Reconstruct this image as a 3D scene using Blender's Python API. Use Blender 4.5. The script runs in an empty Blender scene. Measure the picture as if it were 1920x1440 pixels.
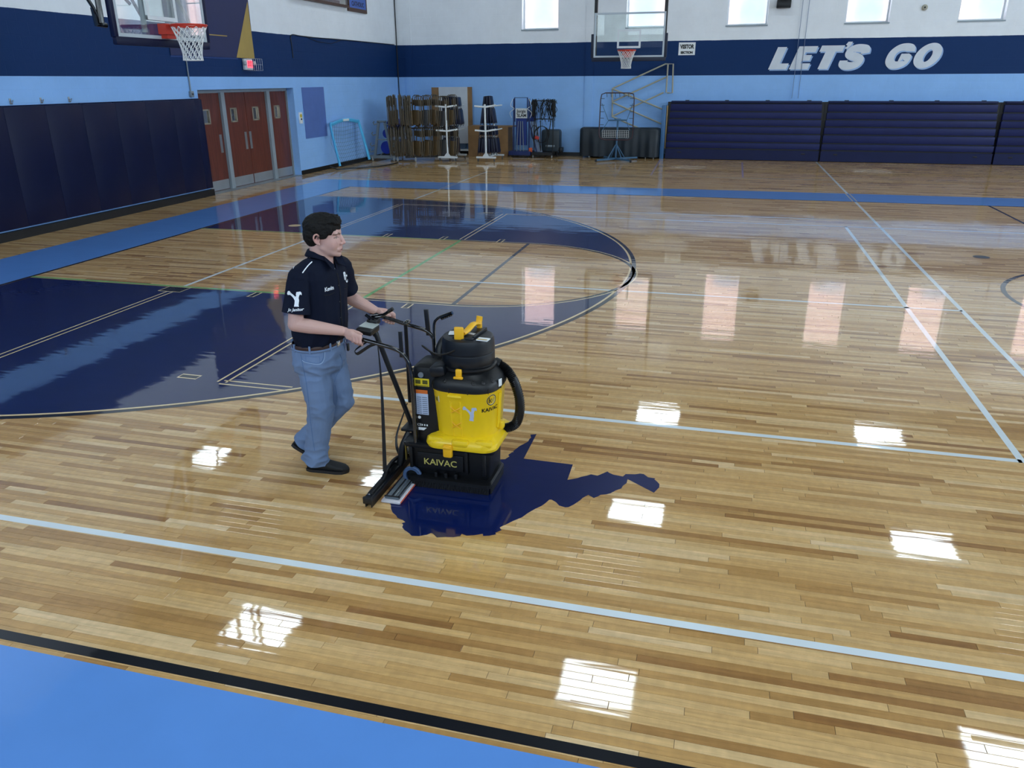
import bpy, bmesh, math, random
import numpy as np
from mathutils import Vector, Matrix, Euler, geometry
random.seed(7); RNG = np.random.default_rng(11)
PI = math.pi
SC = bpy.context.scene
COL = SC.collection

# ------------------------------------------------------------------ camera
CAM_H = 2.38
pitch, roll, yaw = 0.369232263, -0.00500989781, -0.258884173
cp, sp = math.cos(pitch), math.sin(pitch)
fwd = Vector((math.sin(yaw)*cp, math.cos(yaw)*cp, -sp))
right = Vector((math.cos(yaw), -math.sin(yaw), 0))
up = right.cross(fwd)
cr, sr = math.cos(roll), math.sin(roll)
right, up = cr*right+sr*up, -sr*right+cr*up
cam_data = bpy.data.cameras.new('camera'); cam = bpy.data.objects.new('camera', cam_data); COL.objects.link(cam)
M = Matrix((right, up, -fwd)).transposed().to_4x4(); M.translation = Vector((0, 0, CAM_H))
cam.matrix_world = M
cam_data.sensor_width = 36; cam_data.lens = 36*1476.32/1920; cam_data.clip_end = 200
SC.camera = cam

# ------------------------------------------------------------------ world, light, exposure
world = bpy.data.worlds.new('world'); SC.world = world; world.use_nodes = True
bgn = world.node_tree.nodes['Background']
bgn.inputs[0].default_value = (0.80, 0.90, 1.0, 1); bgn.inputs[1].default_value = 5.4
SC.view_settings.view_transform = 'Standard'; SC.view_settings.look = 'None'
SC.view_settings.gamma = 1; SC.view_settings.use_curve_mapping = False
SC.view_settings.exposure = 0.40
LAMP = 14.0            # brightness of the ceiling fixtures
def fill_light(name, loc, sx, sy, rot, power):
    l = bpy.data.lights.new(name, 'AREA'); l.shape = 'RECTANGLE'; l.size = sx; l.size_y = sy; l.energy = power
    l.color = (0.72, 0.88, 1.0)
    o = bpy.data.objects.new(name, l); o.location = loc; o.rotation_euler = rot; COL.objects.link(o); return o
# unseen area lights added on the near and right walls to brighten the hall
NEAR_FILL = [-8.5+3.4*i for i in range(7)]; RIGHT_FILL = [1.0+3.4*i for i in range(7)]
for x in NEAR_FILL: fill_light('added_fill', (x, -4.93, 5.2), 2.0, 2.3, (math.radians(84), 0, 0), 820/7)
for y in RIGHT_FILL: fill_light('added_fill', (19.43, y, 5.2), 2.3, 2.0, (0, math.radians(84), 0), 1900/7)

# ------------------------------------------------------------------ helpers
def lin(h):
    if not isinstance(h, str): return tuple(h)
    h = h.lstrip('#'); v = [int(h[i:i+2], 16)/255 for i in (0, 2, 4)]
    return tuple((c/12.92 if c <= .04045 else ((c+.055)/1.055)**2.4) for c in v)
MATS = {}
def mat(name, col, rough=.5, metal=0, coat=0, bump=None, var=0, spec=.5, emit=0, trans=0, coatr=.05, alpha=1, ior=1.5):
    if name in MATS: return MATS[name]
    m = bpy.data.materials.new(name); m.use_nodes = True; nt = m.node_tree; b = nt.nodes['Principled BSDF']
    c = lin(col)
    b.inputs['Base Color'].default_value = (*c, 1); b.inputs['Roughness'].default_value = rough
    b.inputs['Metallic'].default_value = metal; b.inputs['Coat Weight'].default_value = coat
    b.inputs['Coat Roughness'].default_value = coatr; b.inputs['Specular IOR Level'].default_value = spec
    b.inputs['Transmission Weight'].default_value = trans; b.inputs['Alpha'].default_value = alpha; b.inputs['IOR'].default_value = ior
    if emit: b.inputs['Emission Color'].default_value = (*c, 1); b.inputs['Emission Strength'].default_value = emit
    tc = nt.nodes.new('ShaderNodeTexCoord')
    n = nt.nodes.new('ShaderNodeTexNoise'); nt.links.new(tc.outputs['Object'], n.inputs['Vector'])
    n.inputs['Scale'].default_value = bump[0] if bump else 6; n.inputs['Detail'].default_value = 5
    if bump:
        bp = nt.nodes.new('ShaderNodeBump'); bp.inputs['Strength'].default_value = bump[1]; bp.inputs['Distance'].default_value = .01
        nt.links.new(n.outputs['Fac'], bp.inputs['Height']); nt.links.new(bp.outputs[0], b.inputs['Normal'])
    n2 = nt.nodes.new('ShaderNodeTexNoise'); n2.inputs['Scale'].default_value = 3.0; n2.inputs['Detail'].default_value = 6
    nt.links.new(tc.outputs['Object'], n2.inputs['Vector'])
    mr = nt.nodes.new('ShaderNodeMapRange'); v = var or .06
    mr.inputs[3].default_value = 1-v; mr.inputs[4].default_value = 1+v; mr.inputs[1].default_value = .3; mr.inputs[2].default_value = .7
    nt.links.new(n2.outputs['Fac'], mr.inputs[0])
    mx = nt.nodes.new('ShaderNodeVectorMath'); mx.operation = 'SCALE'; mx.inputs[0].default_value = c
    nt.links.new(mr.outputs[0], mx.inputs['Scale']); nt.links.new(mx.outputs[0], b.inputs['Base Color'])
    MATS[name] = m; return m

class MB:
    """collects shapes in world coordinates; build() links them as ONE mesh object"""
    def __init__(s): s.v = []; s.f = []; s.mi = []; s.cur = 0
    def add(s, vs, fs):
        k = len(s.v); s.v += [tuple(v) for v in vs]; s.f += [tuple(i+k for i in f) for f in fs]; s.mi += [s.cur]*len(fs); return s
    def box(s, c, d, R=None):
        x, y, z = d[0]/2, d[1]/2, d[2]/2; c = Vector(c)
        vs = [Vector((a*x, b*y, e*z)) for a in (-1, 1) for b in (-1, 1) for e in (-1, 1)]
        if R is not None: vs = [R @ v for v in vs]
        return s.add([v+c for v in vs], [(0,1,3,2),(4,6,7,5),(0,4,5,1),(2,3,7,6),(0,2,6,4),(1,5,7,3)])
    def bb(s, a, b): return s.box([(a[i]+b[i])/2 for i in range(3)], [abs(b[i]-a[i]) for i in range(3)])
    def rbox(s, c, d, r=.01, R=None, seg=2):
        bm = bmesh.new(); bmesh.ops.create_cube(bm, size=1); bmesh.ops.scale(bm, vec=d, verts=bm.verts)
        bmesh.ops.bevel(bm, geom=bm.edges[:], offset=min(r, min(d)*.49), segments=seg, affect='EDGES', profile=.5)
        T = Matrix.Translation(c) @ (R.to_4x4() if R is not None else Matrix.Identity(4))
        return s.bm(bm, T)
    def bm(s, bm, T=None):
        if T is not None: bmesh.ops.transform(bm, matrix=T, verts=bm.verts)
        bm.verts.ensure_lookup_table(); bm.verts.index_update()
        s.add([v.co[:] for v in bm.verts], [[v.index for v in f.verts] for f in bm.faces]); bm.free(); return s
    def tube(s, pts, r, n=10, closed=False, caps=True, flat=None):
        P = [Vector(p) for p in pts]; m = len(P); rr = r if isinstance(r, (list, tuple)) else [r]*m
        T = []
        for i in range(m):
            a = P[(i-1) % m] if (closed or i) else P[i]; b = P[(i+1) % m] if (closed or i < m-1) else P[i]
            T.append((b-a).normalized() if (b-a).length > 1e-9 else Vector((0, 0, 1)))
        N = T[0].orthogonal().normalized()
        if flat is not None: N = (Vector(flat) - T[0]*T[0].dot(Vector(flat))).normalized()
        vs = []; fs = []
        for i in range(m):
            if i: N = (N - T[i]*N.dot(T[i])); N = N.normalized() if N.length > 1e-6 else T[i].orthogonal().normalized()
            B = T[i].cross(N)
            ra, rb = rr[i] if isinstance(rr[i], (tuple, list)) else (rr[i], rr[i])
            for k in range(n):
                a = 2*PI*k/n; vs.append(P[i] + N*math.cos(a)*ra + B*math.sin(a)*rb)
        for i in range(m if closed else m-1):
            j = (i+1) % m
            for k in range(n): fs.append((i*n+k, i*n+(k+1) % n, j*n+(k+1) % n, j*n+k))
        if caps and not closed: fs += [tuple(range(n-1, -1, -1)), tuple((m-1)*n+k for k in range(n))]
        return s.add(vs, fs)
    def cyl(s, a, b, r, r2=None, n=16): return s.tube([a, b], [r, r if r2 is None else r2], n)
    def lathe(s, prof, c=(0, 0, 0), n=32, sx=1, sy=1, rot=None):
        c = Vector(c); vs = []; fs = []; m = len(prof)
        for r, z in prof:
            for k in range(n):
                a = 2*PI*k/n; v = Vector((r*math.cos(a)*sx, r*math.sin(a)*sy, z))
                if rot is not None: v = rot @ v
                vs.append(v+c)
        for i in range(m-1):
            for k in range(n): fs.append((i*n+k, i*n+(k+1) % n, (i+1)*n+(k+1) % n, (i+1)*n+k))
        if prof[0][0] > 1e-4: fs.append(tuple(range(n-1, -1, -1)))
        if prof[-1][0] > 1e-4: fs.append(tuple((m-1)*n+k for k in range(n)))
        return s.add(vs, fs)
    def ell(s, c, r, R=None, nu=16, nv=10):
        prof = [(max(math.sin(PI*i/nv), 1e-5), -math.cos(PI*i/nv)) for i in range(nv+1)]
        c = Vector(c); vs = []; fs = []
        for pr, z in prof:
            for k in range(nu):
                a = 2*PI*k/nu; v = Vector((pr*math.cos(a)*r[0], pr*math.sin(a)*r[1], z*r[2]))
                if R is not None: v = R @ v
                vs.append(v+c)
        for i in range(nv):
            for k in range(nu): fs.append((i*nu+k, i*nu+(k+1) % nu, (i+1)*nu+(k+1) % nu, (i+1)*nu+k))
        return s.add(vs, fs)
    def prism(s, poly, h, T):
        """2-D polygon (local xy) extruded 0..h along local z, placed by matrix T"""
        tri = geometry.tessellate_polygon([[Vector((p[0], p[1], 0)) for p in poly]]); n = len(poly)
        vs = [T @ Vector((p[0], p[1], 0)) for p in poly] + [T @ Vector((p[0], p[1], h)) for p in poly]
        fs = [tuple(t[::-1]) for t in tri] + [tuple(i+n for i in t) for t in tri]
        fs += [(i, (i+1) % n, (i+1) % n+n, i+n) for i in range(n)]
        bm = bmesh.new(); bv = [bm.verts.new(v) for v in vs]
        for f in fs:
            try: bm.faces.new([bv[i] for i in f])
            except ValueError: pass
        bmesh.ops.recalc_face_normals(bm, faces=bm.faces[:]); return s.bm(bm)
    def build(s, name, m, parent=None, smooth=35, org=None):
        me = bpy.data.meshes.new(name)
        o3 = Vector(org) if org is not None else (Vector(parent['_o']) if parent is not None and '_o' in parent else Vector((0, 0, 0)))
        me.from_pydata([tuple(Vector(v)-o3) for v in s.v], [], s.f)
        ms = m if isinstance(m, (list, tuple)) else [m]
        for q in ms: me.materials.append(q)
        if len(ms) > 1: me.polygons.foreach_set('material_index', s.mi)
        if smooth:
            me.polygons.foreach_set('use_smooth', [True]*len(me.polygons)); me.set_sharp_from_angle(angle=math.radians(smooth))
        me.update(); o = bpy.data.objects.new(name, me); COL.objects.link(o)
        if parent is not None: o.parent = parent; o['_o'] = tuple(o3)
        else: o.location = o3
        return o
def tag(o, label, cat, group=None, kind=None):
    if label: o['label'] = label
    if cat: o['category'] = cat
    if group: o['group'] = group
    if kind: o['kind'] = kind
    return o
def thing(name, label, cat, loc=(0, 0, 0), group=None, kind=None):
    o = bpy.data.objects.new(name, None); COL.objects.link(o); o.location = loc; o['_o'] = tuple(loc); o.empty_display_size = .1
    return tag(o, label, cat, group, kind)
def struct(o): o['kind'] = 'structure'; return o
def copy_tree(o, parent=None):
    c = o.copy(); COL.objects.link(c)
    if parent is not None: c.parent = parent
    for ch in [x for x in o.children]: copy_tree(ch, c)
    return c
def Rz(a): return Matrix.Rotation(a, 3, 'Z')
def Rx(a): return Matrix.Rotation(a, 3, 'X')
def Ry(a): return Matrix.Rotation(a, 3, 'Y')
def frame(o, x, y, z=None):
    x = Vector(x).normalized(); y = Vector(y); y = (y - x*x.dot(y)).normalized(); z = x.cross(y)
    T = Matrix((x, y, z)).transposed().to_4x4(); T.translation = Vector(o); return T
def arc(c, r, a0, a1, n): return [(c[0]+r*math.cos(a0+(a1-a0)*i/n), c[1]+r*math.sin(a0+(a1-a0)*i/n)) for i in range(n+1)]
def smooth_path(pts, n=6):
    P = [Vector(p) for p in pts]; out = []
    for i in range(len(P)-1):
        a, b, c, d = P[max(i-1, 0)], P[i], P[i+1], P[min(i+2, len(P)-1)]
        for k in range(n):
            t = k/n; out.append(.5*((2*b)+(c-a)*t+(2*a-5*b+4*c-d)*t*t+(3*b-a-3*c+d)*t**3))
    return out+[P[-1]]
def text(body, size, T, m, parent, name='lettering', bold=0, depth=.0005, bend=None, align='CENTER', sx=1, shear=0):
    cu = bpy.data.curves.new('txt', 'FONT'); cu.body = body; cu.size = size; cu.align_x = align; cu.align_y = 'CENTER'
    cu.offset = bold; cu.extrude = depth; cu.shear = shear; cu.resolution_u = 4
    o = bpy.data.objects.new('txt', cu); COL.objects.link(o)
    me = bpy.data.meshes.new_from_object(o.evaluated_get(bpy.context.evaluated_depsgraph_get())); bpy.data.objects.remove(o); bpy.data.curves.remove(cu)
    o3 = Vector(parent['_o']) if parent is not None else Vector((0, 0, 0))
    for v in me.vertices:
        p = Vector(v.co); p.x *= sx
        v.co = (bend(p) if bend else T @ p) - o3
    me.materials.clear(); me.materials.append(m)
    q = bpy.data.objects.new(name, me); COL.objects.link(q)
    if parent is not None: q.parent = parent; q['_o'] = tuple(o3)
    return q

# ------------------------------------------------------------------ floor finish (varnish ripples shared by wood and paint)
PW = 0.045
def varnish_normal(nt):
    g = nt.nodes.new('ShaderNodeNewGeometry'); L = nt.links
    sep = nt.nodes.new('ShaderNodeSeparateXYZ'); L.new(g.outputs['Position'], sep.inputs[0])
    def m(op, a, b=None):
        q = nt.nodes.new('ShaderNodeMath'); q.operation = op
        for i, x in enumerate((a, b)):
            if x is None: continue
            if isinstance(x, (int, float)): q.inputs[i].default_value = x
            else: L.new(x, q.inputs[i])
        return q.outputs[0]
    row = m('FLOOR', m('DIVIDE', sep.outputs['Y'], PW))
    wn0 = nt.nodes.new('ShaderNodeTexWhiteNoise'); wn0.noise_dimensions = '1D'; L.new(row, wn0.inputs['W'])
    colx = m('FLOOR', m('ADD', m('DIVIDE', sep.outputs['X'], 0.8), m('MULTIPLY', wn0.outputs['Value'], 9.0)))
    cmb = nt.nodes.new('ShaderNodeCombineXYZ'); L.new(row, cmb.inputs[0]); L.new(colx, cmb.inputs[1])
    wn = nt.nodes.new('ShaderNodeTexWhiteNoise'); wn.noise_dimensions = '3D'; L.new(cmb.outputs[0], wn.inputs['Vector'])
    s1 = nt.nodes.new('ShaderNodeVectorMath'); s1.operation = 'SUBTRACT'; L.new(wn.outputs['Color'], s1.inputs[0]); s1.inputs[1].default_value = (.5, .5, .5)
    s2 = nt.nodes.new('ShaderNodeVectorMath'); s2.operation = 'MULTIPLY'; L.new(s1.outputs[0], s2.inputs[0]); s2.inputs[1].default_value = (.0010, .0065, 0)
    # long low ripples along the boards
    mp = nt.nodes.new('ShaderNodeVectorMath'); mp.operation = 'MULTIPLY'; L.new(g.outputs['Position'], mp.inputs[0]); mp.inputs[1].default_value = (2.2, 34, 1)
    nz = nt.nodes.new('ShaderNodeTexNoise'); nz.inputs['Scale'].default_value = 1.0; nz.inputs['Detail'].default_value = 2.5; L.new(mp.outputs[0], nz.inputs['Vector'])
    s3 = nt.nodes.new('ShaderNodeVectorMath'); s3.operation = 'SUBTRACT'; L.new(nz.outputs['Color'], s3.inputs[0]); s3.inputs[1].default_value = (.5, .5, .5)
    s4 = nt.nodes.new('ShaderNodeVectorMath'); s4.operation = 'MULTIPLY'; L.new(s3.outputs[0], s4.inputs[0]); s4.inputs[1].default_value = (.006, .024, 0)
    a1 = nt.nodes.new('ShaderNodeVectorMath'); a1.operation = 'ADD'; L.new(s2.outputs[0], a1.inputs[0]); L.new(s4.outputs[0], a1.inputs[1])
    a2 = nt.nodes.new('ShaderNodeVectorMath'); a2.operation = 'ADD'; L.new(a1.outputs[0], a2.inputs[0]); L.new(g.outputs['Normal'], a2.inputs[1])
    nn = nt.nodes.new('ShaderNodeVectorMath'); nn.operation = 'NORMALIZE'; L.new(a2.outputs[0], nn.inputs[0])
    return nn.outputs[0]
FLOOR_R = .034
def paint(name, col, var=.05):
    m = mat(name, col, rough=.35, var=var, spec=.5); nt = m.node_tree; b = nt.nodes['Principled BSDF']
    n = varnish_normal(nt); nt.links.new(n, b.inputs['Normal']); nt.links.new(n, b.inputs['Coat Normal'])
    b.inputs['Coat Weight'].default_value = 1; b.inputs['Coat Roughness'].default_value = FLOOR_R; b.inputs['Specular IOR Level'].default_value = .1
    return m
def wood_floor():
    m = bpy.data.materials.new('maple_boards'); m.use_nodes = True; nt = m.node_tree; L = nt.links; b = nt.nodes['Principled BSDF']
    at = nt.nodes.new('ShaderNodeAttribute'); at.attribute_name = 'tone'
    g = nt.nodes.new('ShaderNodeNewGeometry')
    off = nt.nodes.new('ShaderNodeVectorMath'); off.operation = 'SCALE'; L.new(at.outputs['Vector'], off.inputs[0]); off.inputs['Scale'].default_value = 37
    ad = nt.nodes.new('ShaderNodeVectorMath'); ad.operation = 'ADD'; L.new(g.outputs['Position'], ad.inputs[0]); L.new(off.outputs[0], ad.inputs[1])
    ml = nt.nodes.new('ShaderNodeVectorMath'); ml.operation = 'MULTIPLY'; L.new(ad.outputs[0], ml.inputs[0]); ml.inputs[1].default_value = (3.2, 46, 1)
    n1 = nt.nodes.new('ShaderNodeTexNoise'); n1.inputs['Scale'].default_value = 1; n1.inputs['Detail'].default_value = 6; n1.inputs['Roughness'].default_value = .6; n1.inputs['Distortion'].default_value = .6; L.new(ml.outputs[0], n1.inputs['Vector'])
    r1 = nt.nodes.new('ShaderNodeValToRGB'); L.new(at.outputs['Fac'], r1.inputs[0]); cr_ = r1.color_ramp
    cols = [(0, '#96693a'), (.14, '#b88c52'), (.42, '#cba166'), (.72, '#d5ad73'), (.92, '#dcb883'), (1, '#e4c598')]
    cr_.elements[0].position = 0; cr_.elements[0].color = (*lin(cols[0][1]), 1); cr_.elements[1].position = 1; cr_.elements[1].color = (*lin(cols[-1][1]), 1)
    for p_, c_ in cols[1:-1]:
        e = cr_.elements.new(p_); e.color = (*lin(c_), 1)
    mr = nt.nodes.new('ShaderNodeMapRange'); L.new(n1.outputs['Fac'], mr.inputs[0]); mr.inputs[1].default_value = .3; mr.inputs[2].default_value = .7; mr.inputs[3].default_value = .80; mr.inputs[4].default_value = 1.13
    # flecks: the odd dark mineral streak / curly figure
    ml2 = nt.nodes.new('ShaderNodeVectorMath'); ml2.operation = 'MULTIPLY'; L.new(ad.outputs[0], ml2.inputs[0]); ml2.inputs[1].default_value = (26, 9, 1)
    n2 = nt.nodes.new('ShaderNodeTexNoise'); n2.inputs['Scale'].default_value = 1; n2.inputs['Detail'].default_value = 3; L.new(ml2.outputs[0], n2.inputs['Vector'])
    mr2 = nt.nodes.new('ShaderNodeMapRange'); L.new(n2.outputs['Fac'], mr2.inputs[0]); mr2.inputs[1].default_value = .35; mr2.inputs[2].default_value = .7; mr2.inputs[3].default_value = .93; mr2.inputs[4].default_value = 1.06
    mu = nt.nodes.new('ShaderNodeMath'); mu.operation = 'MULTIPLY'; L.new(mr.outputs[0], mu.inputs[0]); L.new(mr2.outputs[0], mu.inputs[1])
    sc = nt.nodes.new('ShaderNodeVectorMath'); sc.operation = 'SCALE'; L.new(r1.outputs[0], sc.inputs[0]); L.new(mu.outputs[0], sc.inputs['Scale'])
    L.new(sc.outputs[0], b.inputs['Base Color'])
    b.inputs['Roughness'].default_value = .38; b.inputs['Specular IOR Level'].default_value = .15
    b.inputs['Coat Weight'].default_value = 1; b.inputs['Coat Roughness'].default_value = FLOOR_R
    n = varnish_normal(nt); L.new(n, b.inputs['Coat Normal'])
    return m
WOOD = wood_floor()
NAVY_P = paint('navy_floor_paint', '#02164c', .10); BLUE_P = paint('light_blue_floor_paint', '#5e92da', .03)
WHITE_P = paint('white_line_paint', '#dde6ea'); BLACK_P = paint('black_line_paint', '#14161c'); GREEN_P = paint('green_line_paint', '#74b668')
BARE_P = paint('bare_wood_outline', '#ecd3a4'); FAINT_P = paint('faint_tape', '#c0a6b8')

# wall paints
def wall_mat(name, white, lo=2.465, hi=3.46):
    """painted block wall: light blue dado, navy band, off-white above; block courses as fine relief"""
    m = bpy.data.materials.new(name); m.use_nodes = True; nt = m.node_tree; L = nt.links; b = nt.nodes['Principled BSDF']
    g = nt.nodes.new('ShaderNodeNewGeometry'); sep = nt.nodes.new('ShaderNodeSeparateXYZ'); L.new(g.outputs['Position'], sep.inputs[0])
    nz = nt.nodes.new('ShaderNodeTexNoise'); nz.inputs['Scale'].default_value = 1.3; nz.inputs['Detail'].default_value = 8; nz.inputs['Roughness'].default_value = .65; L.new(g.outputs['Position'], nz.inputs['Vector'])
    wob = nt.nodes.new('ShaderNodeMath'); wob.operation = 'MULTIPLY_ADD'; L.new(nz.outputs['Fac'], wob.inputs[0]); wob.inputs[1].default_value = .03; wob.inputs[2].default_value = -.015
    zz = nt.nodes.new('ShaderNodeMath'); zz.operation = 'ADD'; L.new(sep.outputs['Z'], zz.inputs[0]); L.new(wob.outputs[0], zz.inputs[1])
    g1 = nt.nodes.new('ShaderNodeMath'); g1.operation = 'GREATER_THAN'; L.new(sep.outputs['Z'], g1.inputs[0]); g1.inputs[1].default_value = lo
    g2 = nt.nodes.new('ShaderNodeMath'); g2.operation = 'GREATER_THAN'; L.new(zz.outputs[0], g2.inputs[0]); g2.inputs[1].default_value = hi
    x1 = nt.nodes.new('ShaderNodeMixRGB'); L.new(g1.outputs[0], x1.inputs[0]); x1.inputs[1].default_value = (*lin('#8fbcf2'), 1); x1.inputs[2].default_value = (*lin('#0d3060'), 1)
    x2 = nt.nodes.new('ShaderNodeMixRGB'); L.new(g2.outputs[0], x2.inputs[0]); L.new(x1.outputs[0], x2.inputs[1]); x2.inputs[2].default_value = (*lin(white), 1)
    mr = nt.nodes.new('ShaderNodeMapRange'); L.new(nz.outputs['Fac'], mr.inputs[0]); mr.inputs[1].default_value = .3; mr.inputs[2].default_value = .7; mr.inputs[3].default_value = .95; mr.inputs[4].default_value = 1.04
    sc = nt.nodes.new('ShaderNodeVectorMath'); sc.operation = 'SCALE'; L.new(x2.outputs[0], sc.inputs[0]); L.new(mr.outputs[0], sc.inputs['Scale']); L.new(sc.outputs[0], b.inputs['Base Color'])
    b.inputs['Roughness'].default_value = .6; b.inputs['Specular IOR Level'].default_value = .2
    cx = nt.nodes.new('ShaderNodeMath'); cx.operation = 'ADD'; L.new(sep.outputs['X'], cx.inputs[0]); L.new(sep.outputs['Y'], cx.inputs[1])
    cm = nt.nodes.new('ShaderNodeCombineXYZ'); L.new(cx.outputs[0], cm.inputs[0]); L.new(sep.outputs['Z'], cm.inputs[1])
    br = nt.nodes.new('ShaderNodeTexBrick'); L.new(cm.outputs[0], br.inputs['Vector']); br.inputs['Scale'].default_value = 1; br.inputs['Brick Width'].default_value = .41; br.inputs['Row Height'].default_value = .205
    br.inputs['Mortar Size'].default_value = .008; br.inputs['Mortar Smooth'].default_value = .4; br.inputs['Color1'].default_value = (1, 1, 1, 1); br.inputs['Color2'].default_value = (.9, .9, .9, 1); br.inputs['Mortar'].default_value = (0, 0, 0, 1)
    n3 = nt.nodes.new('ShaderNodeTexNoise'); n3.inputs['Scale'].default_value = 30; L.new(g.outputs['Position'], n3.inputs['Vector'])
    ad = nt.nodes.new('ShaderNodeMath'); ad.operation = 'MULTIPLY_ADD'; L.new(n3.outputs['Fac'], ad.inputs[0]); ad.inputs[1].default_value = .5; L.new(br.outputs['Color'], ad.inputs[2])
    bp = nt.nodes.new('ShaderNodeBump'); bp.inputs['Strength'].default_value = .35; bp.inputs['Distance'].default_value = .006; L.new(ad.outputs[0], bp.inputs['Height']); L.new(bp.outputs[0], b.inputs['Normal'])
    return m
WALL = wall_mat('painted_block', '#e9edf2')
BLACK = mat('black_rubber', '#0b0c0f', .45); BPLASTIC = mat('black_plastic', '#080a0e', .35, spec=.4, bump=(120, .05))
BMETAL = mat('black_metal', '#0a0b0e', .22, coat=.6); STEEL = mat('brushed_steel', '#a9adb0', .35, .8)
WHITEM = mat('white_paint_metal', '#d8dde0', .35); GREYM = mat('grey_paint_metal', '#7d8890', .4); BEIGEM = mat('beige_paint_metal', '#a8a594', .4)
NAVYV = mat('navy_vinyl', '#030d33', .42, spec=.25, bump=(40, .03)); REDM = mat('orange_red_metal', '#c8331c', .35)
CORD = mat('white_cord', '#e6e8e8', .7); GLASS = mat('clear_glass', '#ffffff', .01, trans=1, spec=.5, ior=1.45)
CHROME = mat('chrome', '#c8ccd0', .15, 1)

# ------------------------------------------------------------------ structure
XL, XR, YF, YN, ZC = -11.05, 19.5, 26.8, -5.0, 8.0
# sub-floor
mb = MB(); mb.bb((XL-.6, YN, -.3), (XR, YF+.4, -.0045)); FLOOR = struct(mb.build('floor', mat('subfloor_dark', '#3a2615', .7), None, 0))
FLOOR['_o'] = (0, 0, 0)
# boards
def board_rows():
    rows = []; y = -1.0+PW*.5; r = 0
    while y < YF-.02:
        xa = max(XL-.25, -1.02*max(y, 0)-3.2); xb = min(XR-.1, .52*max(y, 0)+3.6)
        x = xa - RNG.random()*.9
        while x < xb:
            l = float(RNG.choice([.32, .45, .6, .75, .9, 1.1, 1.4]))*(.85+.3*RNG.random())
            rows.append((max(x, xa), min(x+l, xb), y, RNG.random())); x += l
        y += PW; r += 1
    return rows
B = [q for q in board_rows() if q[1]-q[0] > .02]
def board_geo(x0, x1, y):
    g = .0009; a = PW/2-g; x0 += g; x1 -= g; zt, zb, c = 0, -.0043, .0006
    v = [(x0+c, y-a+c, zt), (x1-c, y-a+c, zt), (x1-c, y+a-c, zt), (x0+c, y+a-c, zt), (x0, y-a, zt-c), (x1, y-a, zt-c), (x1, y+a, zt-c), (x0, y+a, zt-c), (x0, y-a, zb), (x1, y-a, zb), (x1, y+a, zb), (x0, y+a, zb)]
    f = [(0, 1, 2, 3)]
    for q in (4, 8):
        for i in range(4): f.append((q+i, q+(i+1) % 4, q-4+(i+1) % 4, q-4+i))
    return v, f
def in_view(x, y):
    d = Vector((x, y, 0)) - Vector((0, 0, CAM_H)); z = d.dot(fwd)
    if z <= 0: return None
    u = 960+1476.3*d.dot(right)/z; v = 720-1476.3*d.dot(up)/z
    return z if (0 < u < 1920 and 0 < v < 1440) else None
near = sorted([(in_view((q[0]+q[1])/2, q[2]) or 99, i) for i, q in enumerate(B)])[:300]
near_ids = {i for z, i in near}
def board_mesh(name, items):
    V = []; F = []; T = []
    for q in items:
        v, f = board_geo(*q[:3]); k = len(V); V += v; F += [tuple(i+k for i in ff) for ff in f]; T += [q[3]]*12
    me = bpy.data.meshes.new(name); me.from_pydata(V, [], F); at = me.attributes.new('tone', 'FLOAT', 'POINT'); at.data.foreach_set('value', T)
    me.materials.append(WOOD); o = bpy.data.objects.new(name, me); COL.objects.link(o); o.parent = FLOOR; return o
o = board_mesh('maple_boards', [q for i, q in enumerate(B) if i not in near_ids]); o['kind'] = 'stuff'
for i in sorted(near_ids): board_mesh('plank', [B[i]])

# painted markings: thin paint films on the boards
def strip(mb, path, w, z, closed=False):
    P = [Vector((p[0], p[1])) for p in path]; n = len(P); a = []; b = []
    for i in range(n):
        p, q = P[i-1] if (i or closed) else P[i], P[(i+1) % n] if (i < n-1 or closed) else P[i]
        t = (q-p).normalized(); nn = Vector((-t.y, t.x))*w/2; a.append((*(P[i]+nn), z)); b.append((*(P[i]-nn), z))
    m = n if closed else n-1
    mb.add(a+b, [(i, (i+1) % n, n+(i+1) % n, n+i)[::-1] for i in range(m)][:]); return mb
def mark(name, m, label=None, **k):
    o = k['mb'].build(name, m, FLOOR, 0); 
    me = o.data
    if me.polygons[0].normal.z < 0: me.flip_normals()
    if label: o['label'] = label
    return o
def line(name, m, path, w, z=.0009, closed=False, label=None): return mark(name, m, label, mb=strip(MB(), path, w, z, closed))
def fill(name, m, poly, z=.0005, label=None):
    mb = MB(); tri = geometry.tessellate_polygon([[Vector((p[0], p[1], 0)) for p in poly]])
    mb.add([(p[0], p[1], z) for p in poly], tri); o = mb.build(name, m, FLOOR, 0)
    bm = bmesh.new(); bm.from_mesh(o.data)
    for f in bm.faces:
        f.normal_update()
        if f.normal.z < 0: f.normal_flip()
    bm.to_mesh(o.data); bm.free()
    if label: o['label'] = label
    return o
BX, CY, HX = -8.68, 10.02, -7.08          # baseline, court axis, basket
R3, RF = 6.02, 1.83; Y0, Y1 = 2.275, 17.68; FTX = -2.86
XRB = 18.9
fill('painted_border', BLUE_P, [(BX-1.30, .95), (XRB, .95), (XRB, 2.215), (BX-1.30, 2.215)], label='wide light blue painted border nearest the camera')
fill('painted_border', BLUE_P, [(BX-.03, Y1+.03), (XRB, Y1+.03), (XRB, Y1+1.27), (BX-1.30, Y1+1.27), (BX-1.30, 2.215), (BX-.03, 2.215)], label='light blue painted border along the far and left sides')
line('sideline', BLACK_P, [(BX, Y0), (XRB, Y0)], .056, label='black sideline')
line('sideline', BLACK_P, [(BX, Y1), (XRB, Y1)], .05, label='black sideline'); line('baseline', BLACK_P, [(BX, Y0), (BX, Y1)], .05, label='black baseline')
a3 = arc((HX, CY), R3, -PI/2, PI/2, 96)
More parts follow.
